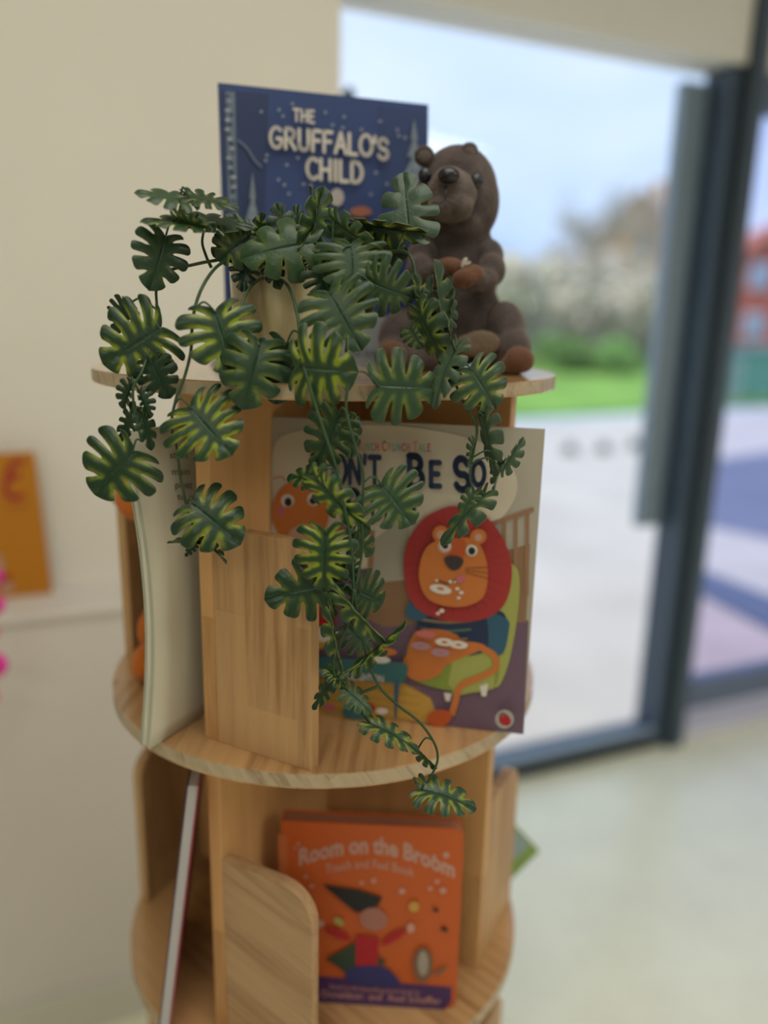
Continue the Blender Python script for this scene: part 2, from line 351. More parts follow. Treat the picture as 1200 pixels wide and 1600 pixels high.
# ------------------------------------------------------------------ revolving bookcase
AX=Vector((-.0617,.8206,0)); PSI=R(-27); RD=.2337; TK=.015; WL=.204
ZT=[1.404,1.0735,.743,.4125,.082]      # upper faces of the five round boards
MB=Matrix.Translation(AX)@Matrix.Rotation(PSI,4,'Z')    # bookcase frame u,v
bc=empty('revolving_bookcase',(AX.x,AX.y,0),'round pine revolving bookcase in the middle, with three shelves of upright dividers in view','bookcase')
for i,z in enumerate(ZT):
    bm=bmesh.new(); circ=[(RD*math.cos(2*math.pi*k/128),RD*math.sin(2*math.pi*k/128)) for k in range(128)]
    prism(bm,circ,Matrix.Translation((0,0,0)),-(TK if i else .0125),0,0,1,bev=.0012)
    o=link('round_shelf',bm,[M_disk,M_end]); o.matrix_basis=MB@Matrix.Translation((0,0,z))@Matrix.Rotation(i*.9,4,'Z'); adopt(o,bc)
for i in range(4):
    z0=ZT[i+1]; z1=ZT[i]-TK; h=z1-z0
    for k in range(4):
        RK=MB@Matrix.Rotation(R(90)*k,4,'Z')          # k=0: wing towards the camera
        bm=bmesh.new(); box(bm,I4,(-.0075,-WL,0),(.0075,-.0076,h),.0008)
        o=link('divider',bm,M_wing); o.matrix_basis=RK@Matrix.Translation((0,0,z0)); adopt(o,bc)
        # retaining tab with a rounded upper outer corner
        cl=.101; th=.204; rr=.034; pts=[(0,0),(cl,0)]
        pts+=[(cl-rr+rr*math.cos(a),th-rr+rr*math.sin(a)) for a in [j*math.pi/20 for j in range(11)]]+[(0,th)]
        bm=bmesh.new(); prism(bm,pts,Matrix.Rotation(R(90),4,'X'),0,.012,bev=.0006)
        o=link('book_stop',bm,[M_tab if i==0 else (M_tabh if k==0 else M_tab)]); o.matrix_basis=RK@Matrix.Translation((.0078,-WL+.012,z0)); adopt(o,bc)
bm=bmesh.new(); lathe(bm,[(.0,.0),(.16,.0),(.16,.05),(.0,.05)],MB@Matrix.Translation((0,0,.015)),48); link('turntable',bm,M_dark,bc)
# ------------------------------------------------------------------ lettering
def arc(cx,cy,rx,ry,a0,a1,n=12): return [(cx+rx*math.cos(R(a0+(a1-a0)*i/n)),cy+ry*math.sin(R(a0+(a1-a0)*i/n))) for i in range(n+1)]
GL={ # letter: (advance, strokes)
'T':(.62,[[(0,1),(.6,1)],[(.3,1),(.3,0)]]), 'H':(.62,[[(0,0),(0,1)],[(.55,0),(.55,1)],[(0,.5),(.55,.5)]]),
'E':(.52,[[(0,0),(0,1)],[(0,1),(.45,1)],[(0,.52),(.38,.52)],[(0,0),(.46,0)]]), 'F':(.5,[[(0,0),(0,1)],[(0,1),(.46,1)],[(0,.52),(.38,.52)]]),
'L':(.48,[[(0,1),(0,0),(.44,0)]]), 'I':(.14,[[(.05,0),(.05,1)]]), 'N':(.66,[[(0,0),(0,1),(.56,0),(.56,1)]]),
'M':(.8,[[(0,0),(.04,1),(.36,.3),(.68,1),(.72,0)]]), 'A':(.66,[[(0,0),(.32,1),(.62,0)],[(.12,.35),(.5,.35)]]),
'O':(.78,[arc(.35,.5,.35,.5,0,360,24)]), 'D':(.68,[[(0,0),(0,1)],[(0,1),(.2,1)]+arc(.2,.5,.4,.5,90,-90)+[(0,0)]]),
'B':(.62,[[(0,0),(0,1)],[(0,1),(.22,1)]+arc(.22,.76,.25,.24,90,-90)+[(0,.52)],[(.2,.52)]+arc(.24,.26,.3,.26,90,-90)+[(0,0)]]),
'R':(.64,[[(0,0),(0,1)],[(0,1),(.22,1)]+arc(.22,.74,.28,.26,90,-90)+[(0,.48)],[(.2,.48),(.56,0)]]),
'G':(.74,[arc(.36,.5,.36,.5,50,325,20),[(.66,.22),(.66,.46),(.4,.46)]]), 'C':(.62,[arc(.36,.5,.36,.5,50,310,20)]),
'U':(.64,[[(0,1),(0,.3)]+arc(.27,.28,.27,.28,180,360)+[(.54,1)]]), "'":(.2,[[(.08,1.05),(.05,.78)]]),
'S':(.58,[arc(.27,.74,.25,.26,20,250,14)+arc(.27,.25,.27,.25,70,-160,14)]), '!':(.2,[[(.05,1),(.05,.32)],[(.05,.06),(.05,.03)]]), ' ':(.35,[])}
def strokes(bm, text, T, wd, mi, lvl, serif=0, gap=.16):
    """T maps letter-space (x in em, y 0..1) to a point of the cover's plane at level lvl"""
    x=0
    def seg(a,b,w0):
        a=Vector(a);b=Vector(b);d=(b-a); 
        if d.length<1e-5: return
        nn=Vector((-d.y,d.x)).normalized()*w0/2
        f=bm.faces.new([bm.verts.new(T(p.x,p.y,lvl)) for p in (a+nn,a-nn,b-nn,b+nn)]); f.material_index=mi
    def dot(a,w0):
        f=bm.faces.new([bm.verts.new(T(a[0]+w0/2*math.cos(k*math.pi/5),a[1]+w0/2*math.sin(k*math.pi/5),lvl+.3)) for k in range(10)]); f.material_index=mi
    for ch in text:
        adv,st=GL[ch]
        for s in st:
            s=[(p[0]+x,p[1]) for p in s]
            for a,b in zip(s,s[1:]): seg(a,b,wd)
            for p in s: dot(p,wd)
            if serif and len(s)<=4 and ch not in "'!":
                for p in (s[0],s[-1]):
                    if p[1] in (0,1): seg((p[0]-serif,p[1]),(p[0]+serif,p[1]),wd*.5)
        x+=adv+gap
    return x
def fonttext(bm, text, T, mi, lvl, bold=.0):
    cu=bpy.data.curves.new('t','FONT'); cu.body=text; cu.size=1; cu.offset=bold; cu.resolution_u=3
    ob=bpy.data.objects.new('t',cu); me=ob.to_mesh()
    vs=[bm.verts.new(T(v.co.x,v.co.y,lvl)) for v in me.vertices]
    for p in me.polygons:
        try: f=bm.faces.new([vs[i] for i in p.vertices]); f.material_index=mi
        except ValueError: pass
    ob.to_mesh_clear(); bpy.data.objects.remove(ob); bpy.data.curves.remove(cu)
class Cover:
    """a printed cover: shapes are given as image points and laid on the real plane of the cover"""
    def __init__(s, p, n): s.p=p; s.n=n; s.bm=bmesh.new(); s.m=[]; s.lv=0
    def mi(s, m):
        if m not in s.m: s.m.append(m)
        return s.m.index(m)
    def at(s, px, py, lvl): return atplane(px,py,s.p,s.n)+s.n*(.00008*(lvl+1))
    def poly(s, pts, m, smooth=0):
        s.lv+=1
        if smooth: pts=[(v.x,v.y) for v in catmull([(a,b,0) for a,b in pts],smooth,True)]
        vs=[s.bm.verts.new(s.at(x,y,s.lv)) for x,y in pts]; f=s.bm.faces.new(vs); f.material_index=s.mi(m)
        f.normal_update()
        if f.normal.dot(s.n)<0: f.normal_flip()
    def ell(s, cx,cy,rx,ry,m,rot=0,n=28):
        c_,s_=math.cos(R(rot)),math.sin(R(rot))
        s.poly([(cx+rx*math.cos(a)*c_-ry*math.sin(a)*s_, cy+rx*math.cos(a)*s_+ry*math.sin(a)*c_) for a in [2*math.pi*k/n for k in range(n)]],m)
    def line(s, pts, w, m, smooth=0):
        if smooth: pts=[(v.x,v.y) for v in catmull([(a,b,0) for a,b in pts],smooth)]
        n=len(pts); l=[];r=[]
        for i in range(n):
            a=Vector(pts[max(i-1,0)]);b=Vector(pts[min(i+1,n-1)]);d=(b-a).normalized();ww=w(i/(n-1)) if callable(w) else w
            l.append((pts[i][0]-d.y*ww/2,pts[i][1]+d.x*ww/2)); r.append((pts[i][0]+d.y*ww/2,pts[i][1]-d.x*ww/2))
        s.lv+=1; lv=s.lv
        L_=[s.bm.verts.new(s.at(*p,lv)) for p in l]; R_=[s.bm.verts.new(s.at(*p,lv)) for p in r]
        for i in range(n-1):
            f=s.bm.faces.new((L_[i],L_[i+1],R_[i+1],R_[i])); f.material_index=s.mi(m)
    def title(s, text, x, y, hgt, m, slope=0, wd=.17, serif=0, gap=.16, wide=1, slant=0):
        s.lv+=1
        def T(a,b,l): return s.at(x+a*hgt*wide+b*slant*hgt, y-b*hgt+a*hgt*wide*slope, l)
        return strokes(s.bm,text,T,wd,s.mi(m),s.lv,serif,gap)
    def font(s, text, x, y, size, m, slope=0, bold=0, arch=None, wide=1):
        s.lv+=1
        def T(a,b,l):
            X=x+a*size*wide; Y=y+a*size*wide*slope
            if arch: Y=arch(X)
            return s.at(X, Y-b*size, l)
        fonttext(s.bm,text,T,s.mi(m),s.lv,bold)
    def done(s, name, parent):
        me=bpy.data.meshes.new(name); s.bm.to_mesh(me); s.bm.free()
        for m in s.m: me.materials.append(m)
        o=bpy.data.objects.new(name,me); C.objects.link(o); adopt(o,parent); return o
_pc=0
def ink(name, col): return mat('ink_'+name, tuple(c*.80+.006 for c in col), .5, .3)  # print colours dimmed, blacks lifted: shelf shade and haze put into the colour
def book(name, BL, BR, h, lean, thick, mcover, mpage, label, hard=False, cornr=0):
    """upright book whose front cover lies through BL-BR; thickness goes backwards"""
    BL=Vector(BL);BR=Vector(BR); e=(BR-BL); w_=e.length; e.normalize(); b=Vector((-e.y,e.x,0))
    up=(Vector((0,0,1))*math.cos(R(lean))+b*math.sin(R(lean))).normalized(); n=e.cross(up).normalized()   # n faces the camera
    M=Matrix(((e.x,up.x,n.x,BL.x),(e.y,up.y,n.y,BL.y),(e.z,up.z,n.z,BL.z),(0,0,0,1)))
    root=empty(name,BL,label,'book')
    def outline(ins,r):
        x0,y0,x1,y1=0,ins,w_-ins,h-ins
        if r<=0: return [(x0,y0),(x1,y0),(x1,y1),(x0,y1)]
        P=[(x0,y0)]; 
        P+=[(x1-r+r*math.sin(a),y0+r-r*math.cos(a)) for a in [k*math.pi/12 for k in range(7)]]
        P+=[(x1-r+r*math.cos(a),y1-r+r*math.sin(a)) for a in [k*math.pi/12 for k in range(7)]]
        P+=[(x0,y1)]; return P
    ct=.0022 if hard else .0006
    bm=bmesh.new(); prism(bm,outline(0,cornr),M,-ct,0); prism(bm,outline(0,cornr),M,-thick,-thick+ct); box(bm,M,(-.0012,0,-thick),(.0,h,0),.0)
    cov=link('cover',bm,mcover,root)
    bm=bmesh.new(); prism(bm,outline(.0015 if hard else .0004,cornr),M,-thick+ct,-ct); link('page_block',bm,mpage,root)
    return root, M, Cover(BL+n*.0001, n), n
M_page=mat('paper_edges',(.66,.62,.52),.8,.2,noise=.12,nscale=400,stretch=(1,1,.02))
# --- big book: munch crunch tale
W_=ink
root,M,cv,n=book('picture_book',(-.1085,.7040,ZT[1]+.0006),(.137,.659,ZT[1]+.0006),.289,2.5,.006,W_('wall_grey',(.46,.42,.35)),M_page,'large picture book with a lion in a red mane, leaning on the middle shelf')
cream=W_('cream',(.66,.59,.47)); grey=W_('wall_grey',(.46,.42,.35)); purple=W_('plum',(.165,.10,.155)); brown=W_('floor_brown',(.30,.17,.09)); yel=W_('mustard',(.62,.36,.07))
navy=W_('navy',(.014,.03,.085)); red=W_('mane_red',(.40,.03,.03)); org=W_('orange',(.62,.19,.04)); dorg=W_('deep_orange',(.55,.10,.02)); teal=W_('teal',(.035,.15,.16)); tealb=W_('teal_blue',(.03,.11,.19)); lime=W_('lime',(.40,.42,.11)); green=W_('chair_green',(.24,.32,.05))
blk=W_('black',(.012,.012,.015)); wht=W_('white',(.78,.74,.68)); pink=W_('pink',(.62,.16,.20)); lil=W_('lilac',(.42,.25,.36)); skin=W_('peach',(.62,.36,.26)); rail=W_('rail_brown',(.33,.18,.10)); crim=W_('crimson',(.45,.01,.02))
cv.poly([(425,940),(560,880),(826,970),(818,1147),(425,1104)],purple)
cv.poly([(560,935),(640,880),(640,900),(828,850),(822,972),(700,970),(600,980),(560,960)],brown)
cv.poly([(425,1030),(590,1045),(672,1090),(690,1132),(425,1104)],yel)
for i in range(5): cv.line([(430,1052+i*12),(560,1062+i*12),(655,1075+i*13)],1.2,W_('mustard_dark',(.48,.25,.05)))
cv.poly([(428,700),(470,672),(560,664),(650,668),(750,690),(800,730),(806,775),(770,820),(700,835),(640,850),(590,880),(560,888),(430,880),(427,800)],cream,6)
cv.poly([(575,850),(640,800),(640,905),(575,912)],W_('stair_grey',(.42,.40,.33)))
cv.poly([(578,828),(586,828),(582,920),(573,920)],rail); 
cv.line([(640,868),(720,835),(834,795)],7,rail)
for x in (770,788,806,824): cv.line([(x,820-(x-770)*.35),(x-1,930)],6,rail)
# small animal on the left with a balloon-round face
cv.ell(470,800,45,52,org); cv.ell(450,782,10,10,wht); cv.ell(451,784,6,7,blk); cv.ell(490,780,9,10,wht); cv.ell(490,782,6,6,blk); cv.ell(440,798,7,7,pink); cv.ell(480,840,30,22,skin)
cv.line([(428,748),(440,744),(448,752)],2,pink,4)
cv.poly([(520,820),(545,822),(545,832),(520,828)],W_('band',(.5,.08,.09)))
cv.poly([(440,900),(515,890),(520,985),(438,985)],crim,5); cv.ell(480,880,28,26,blk)
cv.ell(470,1005,40,14,yel); cv.ell(510,990,20,12,wht)
# lion
cv.poly([(770,880),(800,880),(812,905),(806,980),(790,1050),(770,1070),(740,1000)],lime,6)
cv.poly([(640,1002),(665,985),(720,985),(775,1010),(778,1060),(760,1078),(705,1078),(640,1055)],green,6)
cv.poly([(706,1062),(774,1046),(772,1074),(708,1086)],lime); cv.poly([(706,1040),(712,1020),(770,1008),(778,1030),(770,1052),(706,1072)],lime,5)
cv.poly([(694,1080),(706,1082),(703,1094),(697,1093)],wht); cv.poly([(750,1070),(763,1066),(760,1086),(753,1086)],wht)
cv.poly([(652,965),(700,960),(760,950),(790,960),(788,1000),(740,1022),(700,1018),(670,1000)],navy,5)
for i,(c_,y) in enumerate(((W_('stripe_ochre',(.35,.25,.10)),968),(W_('stripe_green',(.10,.20,.15)),981),(W_('stripe_ochre',(.35,.25,.10)),995))): cv.line([(656,y-2),(700,y+3),(742,y)],3,c_,4)
cv.poly([(640,940),(655,932),(670,938),(668,962),(648,968),(634,958)],tealb,5)
cv.poly([(755,955),(792,965),(795,985),(785,1020),(760,1015),(745,985)],teal if False else tealb,5)
cv.poly([(740,960),(760,962),(762,1010),(740,1020),(716,1014),(735,990)],navy,4)
cv.poly([(636,1022),(700,1000),(760,1008),(700,1035),(690,1050),(660,1062),(636,1052)],org,5)
cv.poly([(650,985),(715,990),(712,1030),(640,1050)],org,4)
cv.line([(752,1010),(772,1022),(774,1042),(750,1056),(720,1070),(712,1095),(706,1115)],10,org,8)
cv.poly([(672,1112),(690,1106),(706,1112),(702,1126),(685,1134),(668,1124)],dorg,4)
cv.poly([(716,790),(755,802),(785,838),(800,885),(792,935),(765,962),(716,970),(672,960),(645,940),(632,895),(636,850),(660,812),(690,794)],red,8)
for k in range(34):
    a=2*math.pi*k/34; cv.line([(715+52*math.cos(a),880+62*math.sin(a)),(715+78*math.cos(a),880+84*math.sin(a))],1.0,W_('mane_dark',(.32,.02,.025)))
cv.poly([(712,838),(745,842),(762,880),(758,925),(735,942),(700,944),(668,930),(656,895),(666,855),(690,840)],org,8)
cv.ell(690,832,13,13,org,20); cv.ell(748,836,13,12,org,-20); cv.ell(690,833,7,7,skin); cv.ell(748,837,6,6,skin)
cv.poly([(700,842),(728,842),(724,870),(704,870)],dorg,4)
cv.ell(696,851,11,11,skin); cv.ell(697,850,8,8,wht); cv.ell(697,850,5,5,blk); cv.ell(738,857,9,9,wht); cv.ell(738,858,5.5,6,blk)
cv.poly([(696,868),(712,865),(725,872),(720,884),(709,888),(699,880)],W_('nose',(.05,.035,.04)),5)
for q in (-1,0,1): cv.line([(728,888+q*3),(765,892+q*9)],.9,blk); 
cv.line([(686,903),(700,908),(712,903),(722,905)],1.8,blk,4); cv.ell(721,901,7,5.5,pink,-30)
cv.ell(690,917,17,7,wht,12); cv.ell(690,916,6,2.5,org,12); 
for x,y,r in ((705,905,3),(716,916,3.2),(722,922,3.5),(718,930,3),(684,903,2.5),(692,950,4),(686,954,3),(712,905,2)): cv.ell(x,y,r,r*.8,wht)
for x,y,m_ in ((668,986,pink),(660,1004,lil),(696,998,wht),(718,1002,wht),(690,1014,lil)): cv.ell(x,y,14,6,m_,5); cv.ell(x,y,5,2,org,5)
# table with the author strip
cv.poly([(425,1015),(636,1030),(640,1040),(634,1062),(425,1048)],teal); cv.poly([(618,1055),(627,1056),(622,1116),(619,1116)],tealb); cv.poly([(486,1050),(494,1050),(491,1105),(488,1105)],tealb)
for x,y in ((585,1014),(606,1012),(596,1024)): cv.ell(x,y,17,6,wht if y>1020 else org,6)
cv.ell(560,1105,22,12,teal); cv.ell(520,1098,9,5,pink,15); cv.ell(582,1098,8,6,crim,30); cv.ell(600,1104,9,5,wht)
cv.font('KATS  &  E CREIGHTON',488,1049,15,wht,.09,.01,wide=.72)
cv.ell(789,1116,14.5,14.5,W_('badge',(.40,.42,.38))); cv.poly([(783,1106),(792,1108),(799,1118),(795,1126),(784,1124),(780,1116)],crim,4); cv.ell(786,1110,3,3,W_('badge_dark',(.10,.16,.14)))
for i,(wrd,x) in enumerate((('A',548),('MUNCH',568),('CRUNCH',622),('TALE',662))): pass
cols=[W_('t_red',(.45,.09,.08)),W_('t_green',(.22,.36,.28)),W_('t_pink',(.55,.16,.16)),W_('t_blue',(.18,.30,.32)),W_('t_salmon',(.58,.30,.20))]
x=546; k=0
for wrd in ('A','MUNCH','CRUNCH','TALE'):
    for j,ch in enumerate(wrd):
        hh=13.5 if j==0 else 10.5
        adv=GL[ch][0]; cv.title(ch,x,701+.012*(x-546),hh,cols[(k*2)%5],.02,.24,.0,0,.72); x+=(adv*.72+.22)*hh; k+=1
    x+=3.2
cv.title("D",494,752,43,navy,.03,.24,.13,.16,.64); cv.title("ON'T",527,751,40,navy,.02,.24,.12,.14,.66)
cv.title("B",643,757,47,navy,.03,.25,.14,.16,.78); cv.title("E",676,756,36,navy,.03,.26,.13,.16,.82); cv.title("S",715,762,48,navy,.0,.25,.0,.16,.78,-.06); cv.title("O",740,755,36,navy,.0,.27,.0,.16,.72)
cv.title("R",549,806,43,navy,.03,.25,.13,.2,.76); cv.title("UDE",586,806,40,navy,.03,.2,.09,.2,.62); cv.title("!",648,812,30,navy,.0,.24,0)
cv.done('cover_art',root)
# --- top book: night-blue cover
BLg=aty(357,560,.80); BRg=aty(667,560,.86); BLg.z=BRg.z=ZT[0]+.0006
nb=ink('night_blue',(.018,.045,.16))
root,M,cv,n=book('picture_book',BLg,BRg,.269,5,.006,nb,M_page,'dark blue snowy night picture book standing at the back of the top board')
sn=ink('snow_grey',(.34,.38,.40)); snd=ink('dim_snow',(.12,.16,.22)); lett=ink('letter_cream',(.62,.58,.50)); deep=ink('deep_blue',(.010,.028,.10))
cv.poly([(345,141),(420,147),(404,600),(358,600)],deep); cv.poly([(590,166),(667,176),(667,420),(600,420)],ink('mid_night',(.015,.038,.135)))
cv.poly([(352,143),(367,144),(371,330),(357,345)],snd)
rnd=random.Random(3)
for k in range(26):
    y=150+k*7.5; x=353+k*.2+rnd.uniform(0,9); cv.ell(x,y,rnd.uniform(2,5),rnd.uniform(1,3),sn if k%2 else deep)
cv.line([(371,220),(385,232),(398,252),(408,262)],3,snd,4)
def pine(cx,top,bot,w0,m_):
    nL=6
    for i in range(nL):
        y0=top+(bot-top)*i/nL; y1=top+(bot-top)*(i+1.35)/nL; ww=w0*(i+1)/nL
        cv.poly([(cx,y0),(cx+ww,y1-2),(cx+ww*.5,y1-5),(cx,y1),(cx-ww*.5,y1-5),(cx-ww,y1-2)],m_)
pine(646,186,350,34,ink('pine_snow',(.17,.22,.27))); pine(394,270,470,32,ink('pine_snow',(.17,.22,.27))); pine(648,200,300,10,ink('frost',(.2,.25,.3))); pine(395,285,380,10,ink('frost',(.2,.25,.3)))
cv.poly([(350,545),(430,520),(540,480),(600,495),(667,480),(667,600),(350,600)],ink('snow_field',(.30,.33,.36)),5)
cv.ell(525,310,11,14,ink('moon',(.40,.36,.36))); cv.ell(562,332,17,8,ink('rust',(.30,.10,.06)))
for x,y in ((435,174),(456,165),(441,184),(507,178),(536,185),(518,198),(563,205),(534,202),(592,192),(414,253),(416,245),(447,260),(464,249),(434,283),(443,291),(473,290),(450,305),(585,272),(602,290),(630,218),(618,206),(577,306),(620,215),(484,292),(645,262),(407,178)):
    cv.ell(x,y,2.3,2.3,ink('flake',(.25,.28,.36)))
cv.title('THE',457,192,18,lett,.10,.21,0,.22,.82); cv.title('GRUFFALO',421,233,31,lett,.085,.19,0,.17,.84); cv.title("'S",581,250,31,lett,.09,.19,0,.10,.84)
cv.title('CHILD',478,281,31,lett,.085,.19,0,.2,.84)
cv.font('Julia Donaldson  and  Axel Scheffler',420,556,14,ink('grey_text',(.05,.06,.07)),0,.01,wide=.95)
cv.done('cover_art',root)
# --- orange board book
root,M,cv,n=book('board_book',(-.0965,.675,ZT[2]+.0006),(.088,.668,ZT[2]+.0006),.214,-0.0+2,.020,ink('board_orange',(.60,.115,.018)),mat('board_pages',(.30,.13,.08),.7),'orange board book with a purple bottom band, standing on the lower shelf',True,.012)
bo=ink('spine_orange',(.62,.17,.05)); vio=ink('violet',(.075,.03,.13)); pal=ink('pale_pink',(.62,.33,.27))
cv.poly([(434,1304),(449,1305),(454,1540),(441,1538)],bo)
cv.poly([(440,1520),(706,1542),(705,1565),(694,1578),(442,1562)],vio)
a1=lambda x:(1352-28*math.sin(max(0,min(1,(x-466)/240))*math.pi)+ (x-466)*.075)
cv.font('Room on the Broom',466,1352,36,ink('title_pink',(.60,.36,.30)),0,.03,a1,.80)
cv.font('Touch and Feel Book',508,1360,20,pal,0,.008,lambda x:a1(x)+24,.8)
cv.font('Based on the bestselling picture book by',515,1544,9.5,pal,.07,0,wide=.9); cv.font('Julia Donaldson  and  Axel Scheffler',474,1555,16,pal,.065,.005,wide=.93)
for x,y,r in ((466,1318,2.5),(472,1326,3),(461,1325,2),(526,1320,3.5),(697,1335,5),(678,1338,3.5),(584,1375,4),(565,1378,3),(628,1391,5),(683,1376,3.5),(672,1387,3.5),(692,1390,5),(478,1368,3),(487,1383,3.5),(448,1368,2.5)): cv.ell(x,y,r,r,pal)
for x,y,r in ((483,1401,6),(681,1420,5),(694,1450,6),(492,1515,5)): cv.ell(x,y,r,r*.55,blk,25)
# generic stand-in figures: coloured paper-cut shapes
cv.poly([(504,1380),(560,1388),(598,1400),(590,1414),(556,1424)],blk)
cv.poly([(510,1496),(556,1470),(604,1500),(560,1530)],ink('bottle',(.03,.06,.035)))
cv.ell(584,1434,22,18,ink('blush',(.42,.17,.13)),10)
cv.poly([(556,1458),(592,1462),(590,1508),(556,1506)],crim); cv.ell(528,1456,22,6,crim,25); cv.ell(615,1462,22,6,crim,-30)
cv.poly([(545,1510),(590,1506),(612,1516),(622,1538),(548,1532)],ink('indigo',(.03,.035,.16)),4)
cv.ell(647,1414,8,8,yel); cv.ell(642,1447,6,8,pal); cv.ell(500,1440,7,6,pal); cv.ell(530,1437,9,5,lime,30)
cv.ell(661,1504,15,27,ink('dun',(.20,.12,.08))); cv.ell(661,1502,8,19,ink('dove',(.40,.34,.28))); cv.ell(688,1514,12,3,ink('dun',(.2,.12,.08)),-35)
cv.done('cover_art',root)
# --- white open-paged book standing in the left compartment
root=empty('picture_book',(-.19,.64,ZT[1]),'white paperback with its back page showing, curling in the left compartment of the middle shelf','book')
e=Vector((.060,.104,0)).normalized(); nrm=Vector((e.y,-e.x,0))
P_=Vector((-.2085,.620,ZT[1]+.001)); Lb=.235; Hb=.284
def curved(off0, off1, name, m, inset=0):
    bm=bmesh.new(); nu,nz=10,18; g=[]
    for side in (off0,off1):
        G=[]
        for i in range(nz+1):
            z=inset+(Hb-2*inset)*i/nz; zz=z/Hb; row=[]
            for j in range(nu+1):
                u=inset+(Lb-inset)*j/nu; k=1-u/Lb
                warp=(.004+.018*math.sin(min(1,zz*1.05)*math.pi*.92))*k**2 -.006*k*zz     # free edge bows towards the divider
                row.append(bm.verts.new(P_+e*u+nrm*(side+warp)+Vector((0,0,z))))
            G.append(row)
        g.append(G)
    for G in g:
        for i in range(nz):
            for j in range(nu): bm.faces.new((G[i][j],G[i][j+1],G[i+1][j+1],G[i+1][j])).smooth=True
    for i in range(nz):
        bm.faces.new((g[0][i][0],g[1][i][0],g[1][i+1][0],g[0][i+1][0])); bm.faces.new((g[0][i][nu],g[1][i][nu],g[1][i+1][nu],g[0][i+1][nu]))
    for j in range(nu):
        for i in (0,nz): bm.faces.new((g[0][i][j],g[1][i][j],g[1][i][j+1],g[0][i][j+1]))
    return link(name,bm,m,root)
M_pagew=mat('cream_page',(.60,.56,.44),.7,.25)
curved(-.0125,-.0115,'cover',mat('cover_pale_green',(.38,.42,.34),.4)); curved(-.0108,-.0066,'page_block',M_page,.0012); curved(-.0060,-.0020,'page_block',mat('page_green_grey',(.42,.44,.36),.6),.0008); curved(-.0014,0,'last_page',M_pagew)
tb=bmesh.new(); mk=ink('print',(.03,.03,.03))
def pageT(x0,y0,s):
    def T(a,b,l):
        q=EYE+ray(x0+a*s,y0-b*s)*1.0; r=ray(x0+a*s,y0-b*s)
        # intersect the flat mean plane of the page, then follow its curl
        t_=0
        off=.0004
        for _ in range(6):
            pl=P_+nrm*off; pt=EYE+r*((pl-EYE).dot(nrm)/r.dot(nrm)); u=(pt-P_).dot(e); zz=(pt.z-P_.z)/Hb; k=1-u/Lb
            off=(.004+.018*math.sin(max(0,min(1,zz*1.05))*math.pi*.92))*k**2-.006*k*zz+.0005
        return pt
    return T
for t_,x,y in (('start',265,716),('main',268,742),('post',273,763),('to us',277,781)): fonttext(tb,t_,pageT(x,y,15.5),0,0)
me=bpy.data.meshes.new('page_text'); tb.to_mesh(me); tb.free(); me.materials.append(mk); o=bpy.data.objects.new('page_text',me); C.objects.link(o); adopt(o,root)
# --- thin dark-covered paperback in the left compartment of the lower shelf
root=empty('picture_book',(-.19,.66,ZT[2]),'thin pink and dark purple paperback leaning in the lower left compartment','book')
bt=Vector((-.205,.618,ZT[2]+.002)); e=Vector((-.085,.60,0)).normalized(); side=Vector((-e.y,e.x,0))
lean=(Vector((0,0,1))+side*(-.14)).normalized(); nn=e.cross(lean).normalized()
M=Matrix(((e.x,lean.x,nn.x,bt.x),(e.y,lean.y,nn.y,bt.y),(e.z,lean.z,nn.z,bt.z),(0,0,0,1)))
for nm,a,b,m_,ins in (('front_cover',0,.0010,ink('cover_pink',(.50,.10,.15)),0),('page_block',-.0088,0,mat('pale_grey_pages',(.42,.41,.42),.7),.001),('back_cover',-.0100,-.0088,ink('cover_plum',(.06,.015,.06)),0)):
    bm=bmesh.new(); box(bm,M,(ins,ins,a),(.17,.292-ins,b)); link(nm,bm,m_,root)
# --- green-blue book tilted in the right compartment of the lower shelf
root=empty('picture_book',aty(760,1340,.93),'tilted green and pale blue book poking out behind the lower right book stop','book')
c0=aty(842,1328,.95); ex=(aty(770,1400,.93)-c0).normalized(); ey=(aty(782,1258,.97)-c0); ey=(ey-ex*ey.dot(ex)).normalized(); ez=ex.cross(ey)
M=Matrix(((ex.x,ey.x,ez.x,c0.x),(ex.y,ey.y,ez.y,c0.y),(ex.z,ey.z,ez.z,c0.z),(0,0,0,1)))
if ez.y>0: s_=-1
else: s_=1
bm=bmesh.new(); box(bm,M,(0,0,0),(.12,.15,.0008)); box(bm,M,(0,0,-.005),(.12,.15,-.0042)); link('cover',bm,ink('cover_green',(.27,.42,.10)),root)
bm=bmesh.new(); box(bm,M,(.001,.001,-.0042),(.12,.149,0)); link('page_block',bm,M_page,root)
for zz in (.001,-.0055):
    bm=bmesh.new(); box(bm,M,(.004,.016,zz),(.10,.145,zz+.0003)); link('cover_panel',bm,ink('cover_sky',(.36,.47,.50)),root)
# ------------------------------------------------------------------ things on the ledge to the left
M_oc=ink('ledge_orange',(.62,.24,.008)); e=DX
def ledgept(px,py): return atplane(px,py,W(0,.40,0),NX)
tr=ledgept(54,706); br=ledgept(82,926); zb=.9305
root=empty('picture_book',(br.x-.1,br.y,zb),'bright orange book leaning on the wall ledge at the left','book')
e=(DX).normalized(); up=Vector((0,0,1)); tr2=tr; b0=br-e*.22; hgt=tr.z-zb
bm=bmesh.new()
A=[b0,Vector((br.x,br.y,zb)),tr,tr-e*.22]; A[0].z=zb
for off in (0,.006):
    pass
f=[bm.verts.new(p+NX*.003) for p in A]; g=[bm.verts.new(p-NX*.004) for p in A]
bm.faces.new(f); bm.faces.new(g[::-1])
for i in range(4): bm.faces.new((f[i],f[(i+1)%4],g[(i+1)%4],g[i]))
link('cover',bm,M_oc,root)
cv=Cover(A[1]+NX*.0035,NX); lr=ink('letter_red',(.42,.012,.03))
